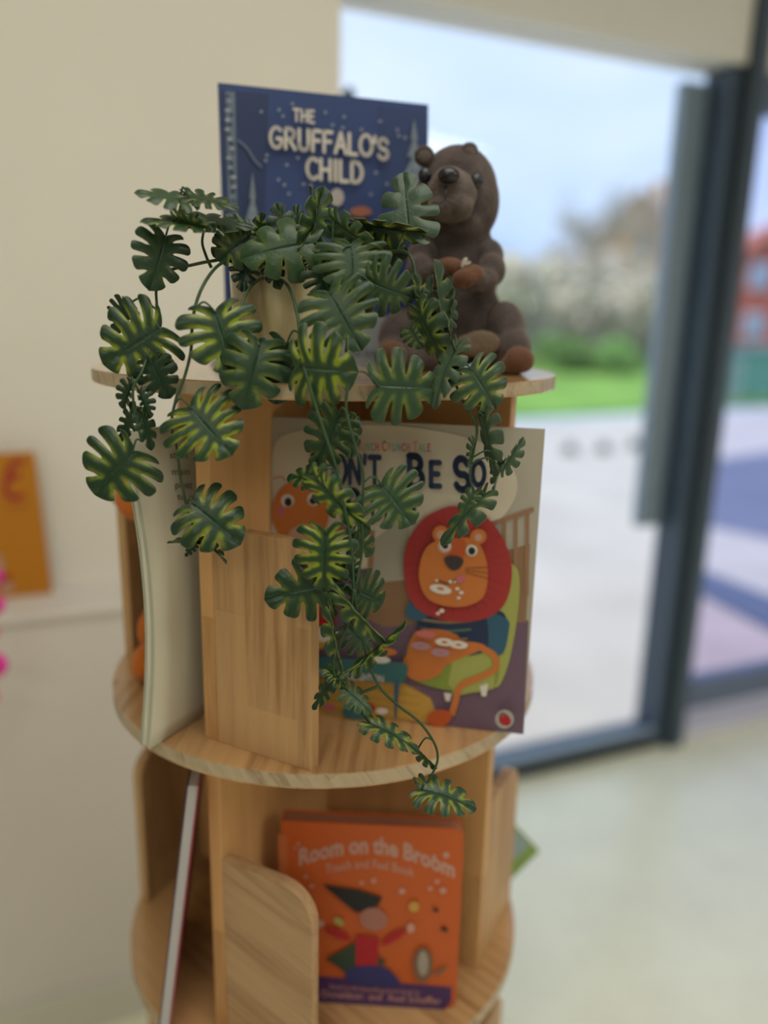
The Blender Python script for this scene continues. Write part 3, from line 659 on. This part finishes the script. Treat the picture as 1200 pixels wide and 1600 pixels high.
cv.line([(38,722),(20,724),(12,745),(10,768),(20,778),(38,772)],9,lr,5); cv.line([(12,748),(32,742)],8,lr); cv.line([(10,792),(45,789)],5,ink('small_rust',(.50,.14,.02)))
cv.done('cover_letter',root); cv=Cover(A[1]+NX*.0035,NX); cv.ell(2,905,14,12,ink('ledge_red',(.5,.02,.02))); cv.ell(10,918,12,9,skin); cv.ell(-8,884,14,20,skin)
cv.done('cover_picture',root)
M_pink=mat('hot_pink_gloss',(.95,.03,.45),.3,.5)
bp=empty('bead_garland',aty(-4,940,1.17),'hot pink bead garland hanging over the ledge at the left edge','garland')
pts=[(-8,900),(-6,945),(-14,990),(-9,1040),(-16,1090)]
bm=bmesh.new(); tube(bm,[aty(x,y,1.16) for x,y in pts],.002,6); link('string',bm,M_pink,bp)
for (x,y),r in zip(pts,(.012,.014,.012,.021,.014)):
    bm=bmesh.new(); ball(bm,Matrix.Translation(aty(x,y,1.16)),r); link('bead',bm,M_pink,bp)
# ------------------------------------------------------------------ orange plush in the left compartment
def blob(name, ells, m, parent, vox=.0025, sm=6):
    bm=bmesh.new()
    for e_ in ells:
        p,r=e_[0],e_[1]; rot=e_[2] if len(e_)>2 else (0,0,0)
        ball(bm, Matrix.Translation(p)@Euler([R(a) for a in rot]).to_matrix().to_4x4()@Matrix.Diagonal((r[0],r[1],r[2],1)),1,24,16)
    o=link(name,bm,m,parent,True)
    md=o.modifiers.new('r','REMESH'); md.mode='VOXEL'; md.voxel_size=vox; md.use_smooth_shade=True
    md=o.modifiers.new('s','SMOOTH'); md.factor=.6; md.iterations=sm
    return o
M_op=mat('orange_plush',(.55,.15,.02),.9,.15,noise=.15,nscale=60,bump=.6,bscale=500,sheen=.3)
M_wp=mat('white_plush',(.55,.48,.40),.9,.15,noise=.1,nscale=60,sheen=.3)
q0=aty(236,1060,.79)
pl=empty('plush_toy',q0,'orange plush toy half hidden behind the white paperback on the middle shelf','plush toy')
A_=lambda x,y,Y=.77: aty(x,y,Y)
blob('body',[(A_(280,1010,.78),(.026,.026,.040)),(A_(282,930,.77),(.022,.022,.045)),(A_(280,850,.77),(.022,.022,.05)),(A_(262,790,.765),(.020,.022,.03)),(A_(228,776,.755),(.031,.028,.027)),(A_(242,750,.76),(.028,.026,.026))],M_op,pl)
blob('foot',[(A_(232,1034,.76),(.017,.026,.021)),(A_(245,1045,.775),(.02,.026,.019))],M_op,pl)
blob('arm',[(A_(232,985,.775),(.012,.012,.022)),(A_(244,965,.785),(.014,.012,.02))],M_op,pl)
blob("cheek",[(A_(200,770,.775),(.019,.018,.019))],M_wp,pl)
for x in (215,250):
    bm=bmesh.new(); ball(bm,Matrix.Translation(A_(x,742,.735)),.003,12,8); link('eye',bm,blk,pl)
# ------------------------------------------------------------------ teddy bear
M_fur=mat('brown_fur',(.068,.056,.054),.95,.1,noise=.3,nscale=55,bump=.9,bscale=420,sheen=.28)
M_muz=mat('muzzle_fur',(.10,.082,.076),.95,.1,noise=.25,nscale=55,bump=.9,bscale=420,sheen=.28)
M_paw=mat('paw_fur',(.115,.055,.034),.9,.1,noise=.2,nscale=60,bump=.7,bscale=420,sheen=.4)
M_bel=mat('tan_fur',(.12,.09,.062),.9,.1,noise=.2,nscale=60,bump=.7,bscale=420,sheen=.5)
M_noz=mat('nose_plastic',(.008,.009,.014),.25,.5)
s8=.8/1202
def pe(x,y,Y,rx,ry,rz,rot=(0,0,0)): return (aty(x,y,Y),(rx*s8,ry*s8,rz*s8),rot)
br_=empty('teddy_bear',Vector((aty(712,575,.80).x,.80,ZT[0])),'brown plush bear sitting on the top board in front of the dark blue book','teddy bear')
blob('body',[pe(714,302,.805,60,52,66),pe(738,318,.80,40,44,54),pe(690,318,.80,42,44,52), # head
  pe(712,375,.81,54,46,36), pe(712,430,.81,66,52,62), pe(714,500,.81,70,58,72), # torso
  pe(757,400,.80,24,26,28), pe(668,400,.80,26,26,28),
  pe(722,350,.79,34,34,24)],M_fur,br_,.0022,8)
blob('muzzle',[pe(706,302,.768,36,30,32),pe(692,324,.762,22,24,18),pe(716,322,.762,22,24,19),pe(702,284,.765,24,32,20),pe(706,334,.772,28,24,14)],M_muz,br_,.0018,5)
bm=bmesh.new(); ball(bm,Matrix.Translation(aty(701,274,.742))@Matrix.Diagonal((.0098,.0075,.0072,1))); link('nose',bm,M_noz,br_,True)
bm=bmesh.new(); tube(bm,[aty(697,290,.7405),aty(696,302,.7375),aty(696,313,.738)],.0007,6); tube(bm,catmull([aty(676,316,.742),aty(686,318,.7385),aty(696,313,.738),aty(708,318,.7385),aty(722,308,.742)],5),.0006,6); link('mouth_stitch',bm,M_noz,br_)
for x,y,Y in ((744,283,.7630),(664,274,.7720)):
    bm=bmesh.new(); ball(bm,Matrix.Translation(aty(x,y,Y))@Matrix.Diagonal((1,.8,1.1,1)),.0064,20,14); link('eye',bm,M_noz,br_,True)
for x,y,rx,rot in ((663,243,15,-20),(733,238,14,12)):
    o=blob('ear',[pe(x,y+1,.788,rx,8,15,(0,rot,0))],M_fur,br_,.0018,3)
    bm=bmesh.new(); e_=pe(x,y+2,.7835,rx*.6,3,8,(0,rot,0)); ball(bm,Matrix.Translation(e_[0])@Euler((0,R(rot),0)).to_matrix().to_4x4()@Matrix.Diagonal((*e_[1],1))); link('inner_ear',bm,M_muz,o,True)
blob('arm',[pe(764,402,.79,22,24,26),pe(768,422,.775,21,24,24),pe(757,438,.762,19,22,17),pe(744,438,.752,18,18,15)],M_fur,br_,.002,6)
blob('arm',[pe(660,402,.79,24,24,26),pe(656,424,.775,22,24,24),pe(672,430,.762,22,22,17),pe(690,422,.755,20,18,15)],M_fur,br_,.002,6)
blob('paw',[pe(728,434,.744,20,13,14,(0,-12,0)),pe(738,430,.747,18,14,15)],M_paw,br_,.0018,4)
blob('paw',[pe(706,416,.750,20,13,12,(0,8,0))],M_paw,br_,.0018,4)
bm=bmesh.new(); tube(bm,catmull([aty(722,418,.742),aty(724,408,.742),aty(729,404,.742),aty(727,414,.742),aty(735,409,.742)],4),.0011,6); link('thread_tag',bm,mat('pale_thread',(.5,.45,.38),.8),br_)
blob('leg',[pe(787,515,.79,32,42,42),pe(798,545,.775,30,42,34),pe(800,566,.77,26,34,20),pe(770,560,.79,28,40,26)],M_fur,br_,.0022,7)
blob('leg',[pe(632,530,.79,40,44,46),pe(622,556,.775,32,42,32),pe(655,560,.79,34,42,26)],M_fur,br_,.0022,7)
blob('foot',[pe(812,562,.748,22,15,19,(0,20,0)),pe(800,570,.752,18,14,14)],M_paw,br_,.0018,4)
blob('foot',[pe(612,556,.745,22,15,22)],M_paw,br_,.0018,4)
blob('belly_patch',[pe(750,537,.755,30,10,19,(0,-6,0)),pe(735,540,.755,24,10,16)],M_bel,br_,.0018,4)
# ------------------------------------------------------------------ potted trailing plant
PC=Vector((-.0965,.695,ZT[0]))
plant=empty('potted_plant',PC,'trailing artificial cheese plant in a cream pot on the top board, hanging over shelves','plant')
def pot_mat():
    m=bpy.data.materials.new('glazed_pot'); m.use_nodes=True; nt=m.node_tree; b=nt.nodes['Principled BSDF']; L=nt.links.new
    tc=N(nt,'ShaderNodeTexCoord'); mp=N(nt,'ShaderNodeMapping'); mp.inputs['Scale'].default_value=(26,26,3.0); L(tc.outputs['Object'],mp.inputs[0])
    n=N(nt,'ShaderNodeTexNoise', Scale=1.6, Detail=4.0); L(mp.outputs[0],n.inputs['Vector']); cr=N(nt,'ShaderNodeValToRGB'); L(n.outputs[0],cr.inputs[0])
    cr.color_ramp.elements[0].position=.33; cr.color_ramp.elements[0].color=(.26,.20,.085,1); cr.color_ramp.elements[1].position=.66; cr.color_ramp.elements[1].color=(.66,.60,.36,1)
    L(cr.outputs[0],b.inputs['Base Color']); b.inputs['Roughness'].default_value=.22; b.inputs['Coat Weight'].default_value=.4; return m
bm=bmesh.new(); MP=Matrix.Translation(PC)
lathe(bm,[(0,.001),(.028,.001),(.034,.003),(.037,.02),(.040,.06),(.0415,.095),(.0425,.098),(.041,.1),(.039,.098),(.038,.085),(0,.083)],I4,64)
o=link('pot',bm,pot_mat()); o.matrix_basis=MP; adopt(o,plant)
bm=bmesh.new(); lathe(bm,[(0,.088),(.02,.091),(.036,.086),(.037,.080)],MP,32); link('filling',bm,mat('moss_filling',(.03,.04,.02),.95,bump=1,bscale=300),plant)
# vines (image points with depth)
M_vine=mat('vine_green',(.022,.055,.022),.45,.4,noise=.2,nscale=80)
VN=[
 [(420,425,.68),(380,385,.65),(345,358,.63),(315,345,.62),(290,350,.615),(279,340,.615),(283,318,.615),(283,300,.615)],
 [(410,430,.68),(375,405,.65),(345,412,.63),(322,438,.60),(306,475,.59),(300,515,.585),(298,550,.583),(288,590,.58),(274,628,.578),(268,665,.575),(276,700,.575),(282,745,.575),(292,790,.575),(305,830,.575),(318,848,.575)],
 [(400,420,.68),(365,405,.65),(330,408,.64),(300,414,.635),(272,420,.63),(250,428,.625),(244,455,.62),(245,490,.618),(235,540,.60),(222,580,.585),(208,608,.58),(212,650,.58),(222,690,.58)],
 [(330,418,.66),(322,400,.655),(316,380,.65),(318,362,.64)],
 [(480,430,.66),(520,430,.62),(538,460,.60),(543,520,.585),(544,590,.570),(541,640,.565),(553,690,.562),(567,740,.562),(566,800,.560),(566,860,.558),(556,915,.556)],
 [(430,430,.68),(452,450,.63),(466,500,.60),(472,560,.575),(492,630,.565),(512,690,.56),(528,740,.558),(538,790,.556),(550,860,.555),(553,920,.555),(560,970,.555),(574,1030,.555),(592,1072,.555),(622,1102,.555),(655,1128,.555),(678,1160,.555),(684,1185,.555),(676,1208,.555),(662,1232,.555)],
 [(520,420,.66),(580,400,.64),(625,392,.63),(644,405,.62),(650,440,.615),(654,480,.61),(668,505,.605),(690,528,.60),(702,560,.598),(712,600,.596),(730,640,.594),(745,668,.592),(740,705,.59),(734,745,.59),(745,775,.588),(755,790,.588)],
 [(650,470,.612),(662,458,.61),(676,455,.61),(690,460,.61)],
 [(553,920,.555),(545,970,.555),(530,1010,.555),(522,1050,.555),(545,1090,.556)],
 [(592,1072,.555),(560,1085,.555),(550,1098,.555)],
 [(430,430,.68),(400,440,.64),(380,470,.61),(372,520,.60),(395,560,.59)],
]
vine_pts=[]
for v in VN:
    pts=catmull([aty(*p) for p in v],8); vine_pts+=[p for p in pts]
    bm=bmesh.new(); tube(bm,pts,lambda t:.00135-.0004*t,8); link('vine',bm,M_vine,plant)
# leaf meshes
def leaf_mat():
    m=bpy.data.materials.new('variegated_leaf'); m.use_nodes=True; nt=m.node_tree; b=nt.nodes['Principled BSDF']; L=nt.links.new
    at=N(nt,'ShaderNodeAttribute', attribute_name='leafcol'); sp=N(nt,'ShaderNodeSeparateColor'); L(at.outputs['Color'],sp.inputs[0])
    oi=N(nt,'ShaderNodeObjectInfo'); so=N(nt,'ShaderNodeSeparateColor'); L(oi.outputs['Color'],so.inputs[0])
    def mix(a,b_,f):
        x=N(nt,'ShaderNodeMix', data_type='RGBA'); 
        for s_,v in (('A',a),('B',b_)):
            if isinstance(v,tuple): x.inputs[s_].default_value=(*v,1)
            else: L(v,x.inputs[s_])
        L(f,x.inputs['Factor']); return x.outputs['Result']
    def mul(a,b_,cl=True):
        n=N(nt,'ShaderNodeMath', operation='MULTIPLY', use_clamp=cl); L(a,n.inputs[0])
        if isinstance(b_,float): n.inputs[1].default_value=b_
        else: L(b_,n.inputs[1])
        return n.outputs[0]
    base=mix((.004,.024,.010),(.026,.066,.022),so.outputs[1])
    tc=N(nt,'ShaderNodeTexCoord'); no=N(nt,'ShaderNodeTexNoise', Scale=5.0, Detail=2.0); L(tc.outputs['Object'],no.inputs['Vector'])
    yf=mul(mul(sp.outputs[0],so.outputs[0]),mul(no.outputs[0],2.5,False))
    c=mix(base,(.21,.27,.018),yf)
    c=mix(c,(.012,.05,.016),mul(sp.outputs[1],.75))
    c=mix(c,(.30,.36,.14),mul(sp.outputs[2],.45))
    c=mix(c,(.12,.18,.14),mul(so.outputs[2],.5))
    L(c,b.inputs['Base Color']); b.inputs['Roughness'].default_value=.33; b.inputs['Specular IOR Level'].default_value=.38
    tr=N(nt,'ShaderNodeBsdfTranslucent'); ms=N(nt,'ShaderNodeMixShader', Fac=.12); L(c,tr.inputs[0]); out=nt.nodes['Material Output']
    L(b.outputs[0],ms.inputs[1]); L(tr.outputs[0],ms.inputs[2]); L(ms.outputs[0],out.inputs['Surface'])
    n2=N(nt,'ShaderNodeTexNoise', Scale=26.0, Detail=2.0); L(tc.outputs['Object'],n2.inputs['Vector']); bp=N(nt,'ShaderNodeBump', Strength=.22, Distance=.001); L(n2.outputs[0],bp.inputs['Height']); L(bp.outputs[0],b.inputs['Normal'])
    return m
M_leaf=leaf_mat()
SIL=[(.015,-.01),(.10,-.11),(.24,-.17),(.38,-.11),(.475,.04),(.505,.22),(.485,.42),(.41,.60),(.295,.77),(.155,.915),(0,.985)]
SILC=catmull([(a,b,0) for a,b in SIL],8)
def sil(p):
    x=p*(len(SILC)-1); i=min(int(x),len(SILC)-2); return SILC[i].lerp(SILC[i+1],x-i)
def smooth(a,b,x): t=max(0,min(1,(x-a)/(b-a))); return t*t*(3-2*t)
def leaf_mesh(seed, fold, droop, curl, twist=0, gapk=1.0):
    rnd=random.Random(seed); nl=6 if seed%2 else 5; bm=bmesh.new(); lay=bm.loops.layers.float_color.new('leafcol'); data={}
    Rr=[0,.07,.16,.25,.34,.42,.50,.58,.66,.74,.82,.89,.94,.975,1.0]; Fc=[-1,-.88,-.7,-.45,-.2,0,.2,.45,.7,.88,1]
    for s in (1,-1):
        B=[b_+(rnd.uniform(-.018,.018) if 0<b_<1 else 0) for b_ in ([0,.30,.47,.64,.82,1.0] if nl==5 else [0,.27,.41,.55,.69,.845,1.0])]
        r0=[1.0]+[rnd.uniform(.36,.54) for _ in range(nl-1)]+[1.0]
        r0[nl-1]=.56; cache={}
        def vert(lobe,ci,ri):
            f=Fc[ci]; r=Rr[ri]; k=lobe if f<0 else lobe+1
            # shared boundary inside the slit root
            if abs(f)==1 and r<=r0[k]+1e-6: key=('b',k,ri)
            else: key=(lobe,ci,ri)
            if ri==0: key=('m',lobe*10+ci if False else (k if abs(f)==1 else (lobe,ci)))
            if key in cache: return cache[key]
            def edge(k,sg):
                g=0
                if 0<k<nl: g=gapk*(.015*smooth(r0[k]-.01,r0[k]+.05,r)+.012*max(0,(r-r0[k])/(1-r0[k]+1e-6)))
                return B[k]+sg*g
            pL=edge(lobe,1); pR=edge(lobe+1,-1); p=pL+(pR-pL)*(f+1)/2
            endr = 1-.11*abs(f)**4*(1 if 0<=lobe<nl-1 else .6)
            if lobe==nl-1 and f>0: endr=1
            if lobe==0 and f<0: endr=1
            rr=r*endr
            o=sil(max(0,min(1,p))); my=.02+.80*max(0,p-.04)**1.25; m=Vector((0,my,0))
            
            q=m.lerp(o,rr); q.y-= .07*math.sin(math.pi*rr)*(1-p)*(.5 if p<.25 else 1)
            x=q.x; z=0
            z+= .30*fold*x - .55*droop*x*x*2 - curl*(q.y-.2)**2*.55
            z+= .030*(1-f*f)*smooth(.1,.7,rr)*(1 if rr<1 else 1) - .012
            
            X=s*x; tw=twist*(q.y); X,z=(X*math.cos(tw)-z*math.sin(tw), X*math.sin(tw)+z*math.cos(tw))
            v=bm.verts.new((X,q.y,z)); cache[key]=v
            rk=min(r0[k],.55)
            yl=smooth(.30,.85,abs(f))*smooth(.12,.32,r)*(1-smooth(rk+.14,min(1,rk+.50),r)) if 0<k<nl else .55*smooth(.6,.95,abs(f))*smooth(.2,.5,r)*(1-smooth(.5,.95,r))
            vein=(1-smooth(.0,.22,abs(f)))*smooth(0,.1,r)*(1-smooth(.75,1,r))*.8 + (1-smooth(0,.09,r))
            rim=1.0 if (r>=.999 or (abs(f)==1 and r>r0[k] and 0<k<nl)) else 0
            data[v]=(yl,min(1,vein),rim); return v
        for lobe in range(nl):
            for ci in range(len(Fc)-1):
                for ri in range(len(Rr)-1):
                    vs=[]
                    for v in (vert(lobe,ci,ri),vert(lobe,ci+1,ri),vert(lobe,ci+1,ri+1),vert(lobe,ci,ri+1)):
                        if v not in vs: vs.append(v)
                    if len(vs)<3: continue
                    try: fc=bm.faces.new(vs if s>0 else vs[::-1])
                    except ValueError: continue
                    fc.smooth=True
                    for l in fc.loops: l[lay]=(*data[l.vert],1)
    bmesh.ops.remove_doubles(bm, verts=bm.verts, dist=.0008)
    me=bpy.data.meshes.new('leaf_shape'); bm.to_mesh(me); bm.free(); me.materials.append(M_leaf); return me
LV={'flat':[leaf_mesh(1,.15,.20,.25),leaf_mesh(2,.25,.30,.35),leaf_mesh(3,.05,.35,.15),leaf_mesh(8,.2,.45,.3)],
    'cup':[leaf_mesh(4,.5,.9,.5),leaf_mesh(5,.8,.8,.7)],
    'fold':[leaf_mesh(6,1.6,.2,.5,.3),leaf_mesh(7,1.9,.3,.3,-.4)]}
leaf_n=0
def leaf(b, t, wpx, Y, dY=0, roll=0, yel=.2, lt=.3, pale=0, kind='flat', stalk=True):
    """b,t: base and tip in the image; Y depth; dY: tip depth minus base depth; roll: turn about the midrib, degrees"""
    global leaf_n; leaf_n+=1
    Bp=aty(b[0],b[1],Y); Tp=aty(t[0],t[1],Y+dY); ax=(Tp-Bp); ln=ax.length; y=ax.normalized()
    view=(EYE-Bp).normalized(); z=(view-y*view.dot(y)).normalized(); z=Matrix.Rotation(R(roll),3,y)@z; x=y.cross(z)
    wd=wpx*Y/F*1.08
    vs=LV[kind]; me=vs[leaf_n%len(vs)]
    o=bpy.data.objects.new('leaf',me); C.objects.link(o)
    sz=(wd+ln)/2
    M=Matrix(((x.x*wd,y.x*ln,z.x*sz,Bp.x),(x.y*wd,y.y*ln,z.y*sz,Bp.y),(x.z*wd,y.z*ln,z.z*sz,Bp.z),(0,0,0,1)))
    # keep the frame as local matrix; parent inverse supplies the rest
    o.matrix_basis=M; adopt(o,plant); o.color=(yel,lt,pale,1)
    md=o.modifiers.new('thickness','SOLIDIFY'); md.thickness=.012; md.offset=0
    if stalk:
        q=min(vine_pts,key=lambda p:(p-Bp).length+ .3*abs(p.y-Bp.y)+ (0.0 if p.z>Bp.z-.004 else .012)); d=(q-Bp).length
        if .003<d<.075:
            mid=(q+Bp)/2+Vector((0,-.002,.004+.15*d)); bm=bmesh.new(); tube(bm,catmull([q,mid,Bp+y*.001],6),.0008,6); link('leaf_stalk',bm,M_vine,plant)
    return o
LF=[ # base, tip, width px, Y, dY, roll, yellow, light, pale, kind
 ((258,372),(236,455),82,.618,-.01,-15,.1,.5,.1,'flat'),
 ((250,512),(158,570),122,.60,-.012,8,.75,.25,0,'flat'),
 ((337,487),(366,585),122,.588,-.01,-10,.95,.35,0,'flat'),
 ((406,538),(378,640),108,.580,-.012,5,.3,.35,.1,'cup'),
 ((447,540),(425,634),90,.59,0,15,.1,.1,0,'flat'),
 ((464,574),(556,584),128,.572,-.012,10,1.25,.55,0,'cup'),
 ((590,603),(690,607),112,.578,.012,0,.35,.55,.15,'flat'),
 ((515,458),(566,548),116,.588,-.01,-5,.25,.45,.1,'flat'),
 ((576,440),(648,470),88,.60,.0,12,.3,.5,.15,'cup'),
 ((492,378),(372,396),95,.628,-.012,25,.15,.85,.1,'cup'),
 ((392,368),(340,402),82,.64,-.012,10,.5,.55,.1,'cup'),
 ((385,398),(378,456),46,.645,-.01,0,.05,.0,0,'flat'),
 ((420,400),(436,452),38,.64,-.01,20,.05,.0,0,'flat'),
 ((480,382),(512,290),66,.632,.0,38,.4,.35,.1,'fold'),
 ((450,382),(432,314),52,.655,.0,10,.1,.1,0,'flat'),
 ((462,378),(462,316),40,.66,.01,-30,.1,.1,0,'flat'),
 ((488,372),(488,288),30,.64,.0,60,.2,.4,.15,'fold'),
 ((400,382),(412,330),34,.66,0,30,.6,.4,0,'flat'),
 ((640,368),(628,262),88,.64,.02,-8,.1,.25,.45,'flat'),
 ((556,348),(668,374),60,.635,0,52,.8,.1,0,'fold'),
 ((520,345),(590,402),46,.62,-.01,40,.3,.85,.15,'cup'),
 ((548,382),(552,458),112,.612,-.012,0,.25,.6,.1,'flat'),
 ((300,313),(208,293),62,.612,-.006,66,.1,.7,.15,'flat'),
 ((292,304),(376,322),52,.615,.006,-64,.3,.1,0,'flat'),
 ((318,350),(216,337),56,.606,-.006,68,.35,.75,.15,'flat'),
 ((276,342),(332,360),42,.60,-.002,55,.5,.75,.1,'flat'),
 ((300,338),(400,350),60,.628,.006,-66,.1,.0,0,'flat'),
 ((198,478),(176,520),50,.615,.01,20,.05,.15,0,'flat'),
 ((236,566),(266,624),62,.592,0,10,.05,.05,0,'flat'),
 ((205,600),(188,640),34,.586,0,50,.05,.1,0,'fold'),
 ((218,612),(236,655),32,.586,0,-50,.05,.1,0,'fold'),
 ((212,640),(182,692),34,.584,0,30,.1,.15,0,'flat'),
 ((222,645),(240,705),34,.584,0,-30,.1,.15,.1,'flat'),
 ((298,638),(364,712),128,.572,-.008,-5,.95,.35,0,'flat'),
 ((208,706),(144,775),124,.574,-.01,8,.5,.2,0,'flat'),
 ((304,788),(378,848),112,.568,-.008,-12,.6,.15,.05,'cup'),
 ((312,850),(260,845),26,.575,0,55,.3,.3,0,'fold'),
 ((320,850),(358,878),26,.575,0,-55,.3,.3,0,'fold'),
 ((305,850),(288,870),16,.575,0,20,.1,.1,0,'flat'),
 ((528,650),(488,738),84,.572,.01,15,.2,.25,0,'flat'),
 ((545,660),(552,720),44,.575,.01,-30,.2,.35,0,'flat'),
 ((502,742),(446,746),50,.574,.01,35,.3,.2,0,'flat'),
 ((492,748),(574,838),60,.56,-.008,28,1.1,.6,0,'cup'),
 ((597,758),(646,822),108,.565,-.006,-6,.3,.55,.12,'flat'),
 ((508,832),(504,930),100,.556,-.008,8,1.15,.45,0,'cup'),
 ((528,908),(410,938),108,.562,-.006,-6,.25,.2,0,'flat'),
 ((550,838),(584,868),52,.57,.005,0,.3,.75,.05,'flat'),
 ((540,870),(556,912),44,.572,.004,-20,.1,.1,0,'flat'),
 ((560,924),(602,944),86,.568,.006,0,.2,.25,.05,'flat'),
 ((532,922),(600,1014),38,.553,-.006,62,.9,.6,.25,'fold'),
 ((552,1040),(640,974),36,.553,-.004,58,.7,.4,0,'fold'),
 ((520,950),(528,1056),30,.556,-.004,64,.5,.4,.1,'fold'),
 ((542,978),(588,1020),66,.572,.008,-20,.1,.3,.15,'cup'),
 ((520,1058),(486,1110),36,.556,0,40,.1,.1,0,'flat'),
 ((514,1046),(550,1078),34,.556,0,-30,.9,.6,.1,'cup'),
 ((542,1078),(584,1114),44,.552,-.004,-25,.3,.6,.4,'cup'),
 ((576,1128),(662,1168),52,.55,-.006,-38,.8,.4,.15,'cup'),
 ((652,1168),(682,1206),22,.556,0,55,.3,.4,.1,'fold'),
 ((658,1232),(750,1256),74,.55,-.006,-34,.8,.4,.2,'cup'),
 ((686,514),(688,402),38,.605,.0,66,.2,.35,.35,'fold'),
 ((674,508),(672,428),26,.608,.0,-64,.2,.25,.25,'fold'),
 ((664,496),(650,424),34,.61,.0,50,.5,.3,.1,'fold'),
 ((700,505),(706,430),24,.61,.0,60,.2,.3,.3,'fold'),
 ((652,484),(694,578),66,.60,-.004,40,.5,.3,.1,'cup'),
 ((640,512),(660,545),38,.606,-.004,10,.5,.4,.15,'flat'),
 ((700,512),(716,602),40,.598,-.004,56,.3,.25,.25,'fold'),
 ((712,540),(668,636),52,.59,-.006,40,.2,.55,.6,'cup'),
 ((736,576),(778,640),92,.59,-.004,-12,.6,.5,.3,'cup'),
 ((752,624),(758,668),20,.593,0,40,1.2,.7,0,'flat'),
 ((756,652),(768,752),52,.59,-.002,52,.2,.5,.6,'cup'),
 ((742,690),(732,742),22,.59,0,60,.2,.5,.5,'fold'),
 ((784,734),(822,684),28,.588,0,50,.2,.5,.65,'fold'),
 ((786,722),(768,770),30,.588,0,50,.2,.5,.5,'fold'),
 ((756,772),(682,850),50,.586,-.004,36,.3,.45,.35,'cup'),
 ((740,770),(716,812),32,.587,0,20,.4,.6,.4,'flat'),
 ((575,395),(640,398),62,.645,0,30,.05,.0,0,'flat'),
 ((365,372),(330,400),46,.655,0,20,.1,.1,0,'flat'),
 ((505,400),(470,410),46,.655,0,30,.1,.1,0,'flat'),
 ((498,418),(520,470),60,.62,.0,-10,.1,.15,0,'flat'),
]
for b_,t_,w_,Y_,dY_,ro,ye,lt,pa,kd in LF: leaf(b_,t_,w_,Y_,dY_,ro,ye,lt,pa,kd)
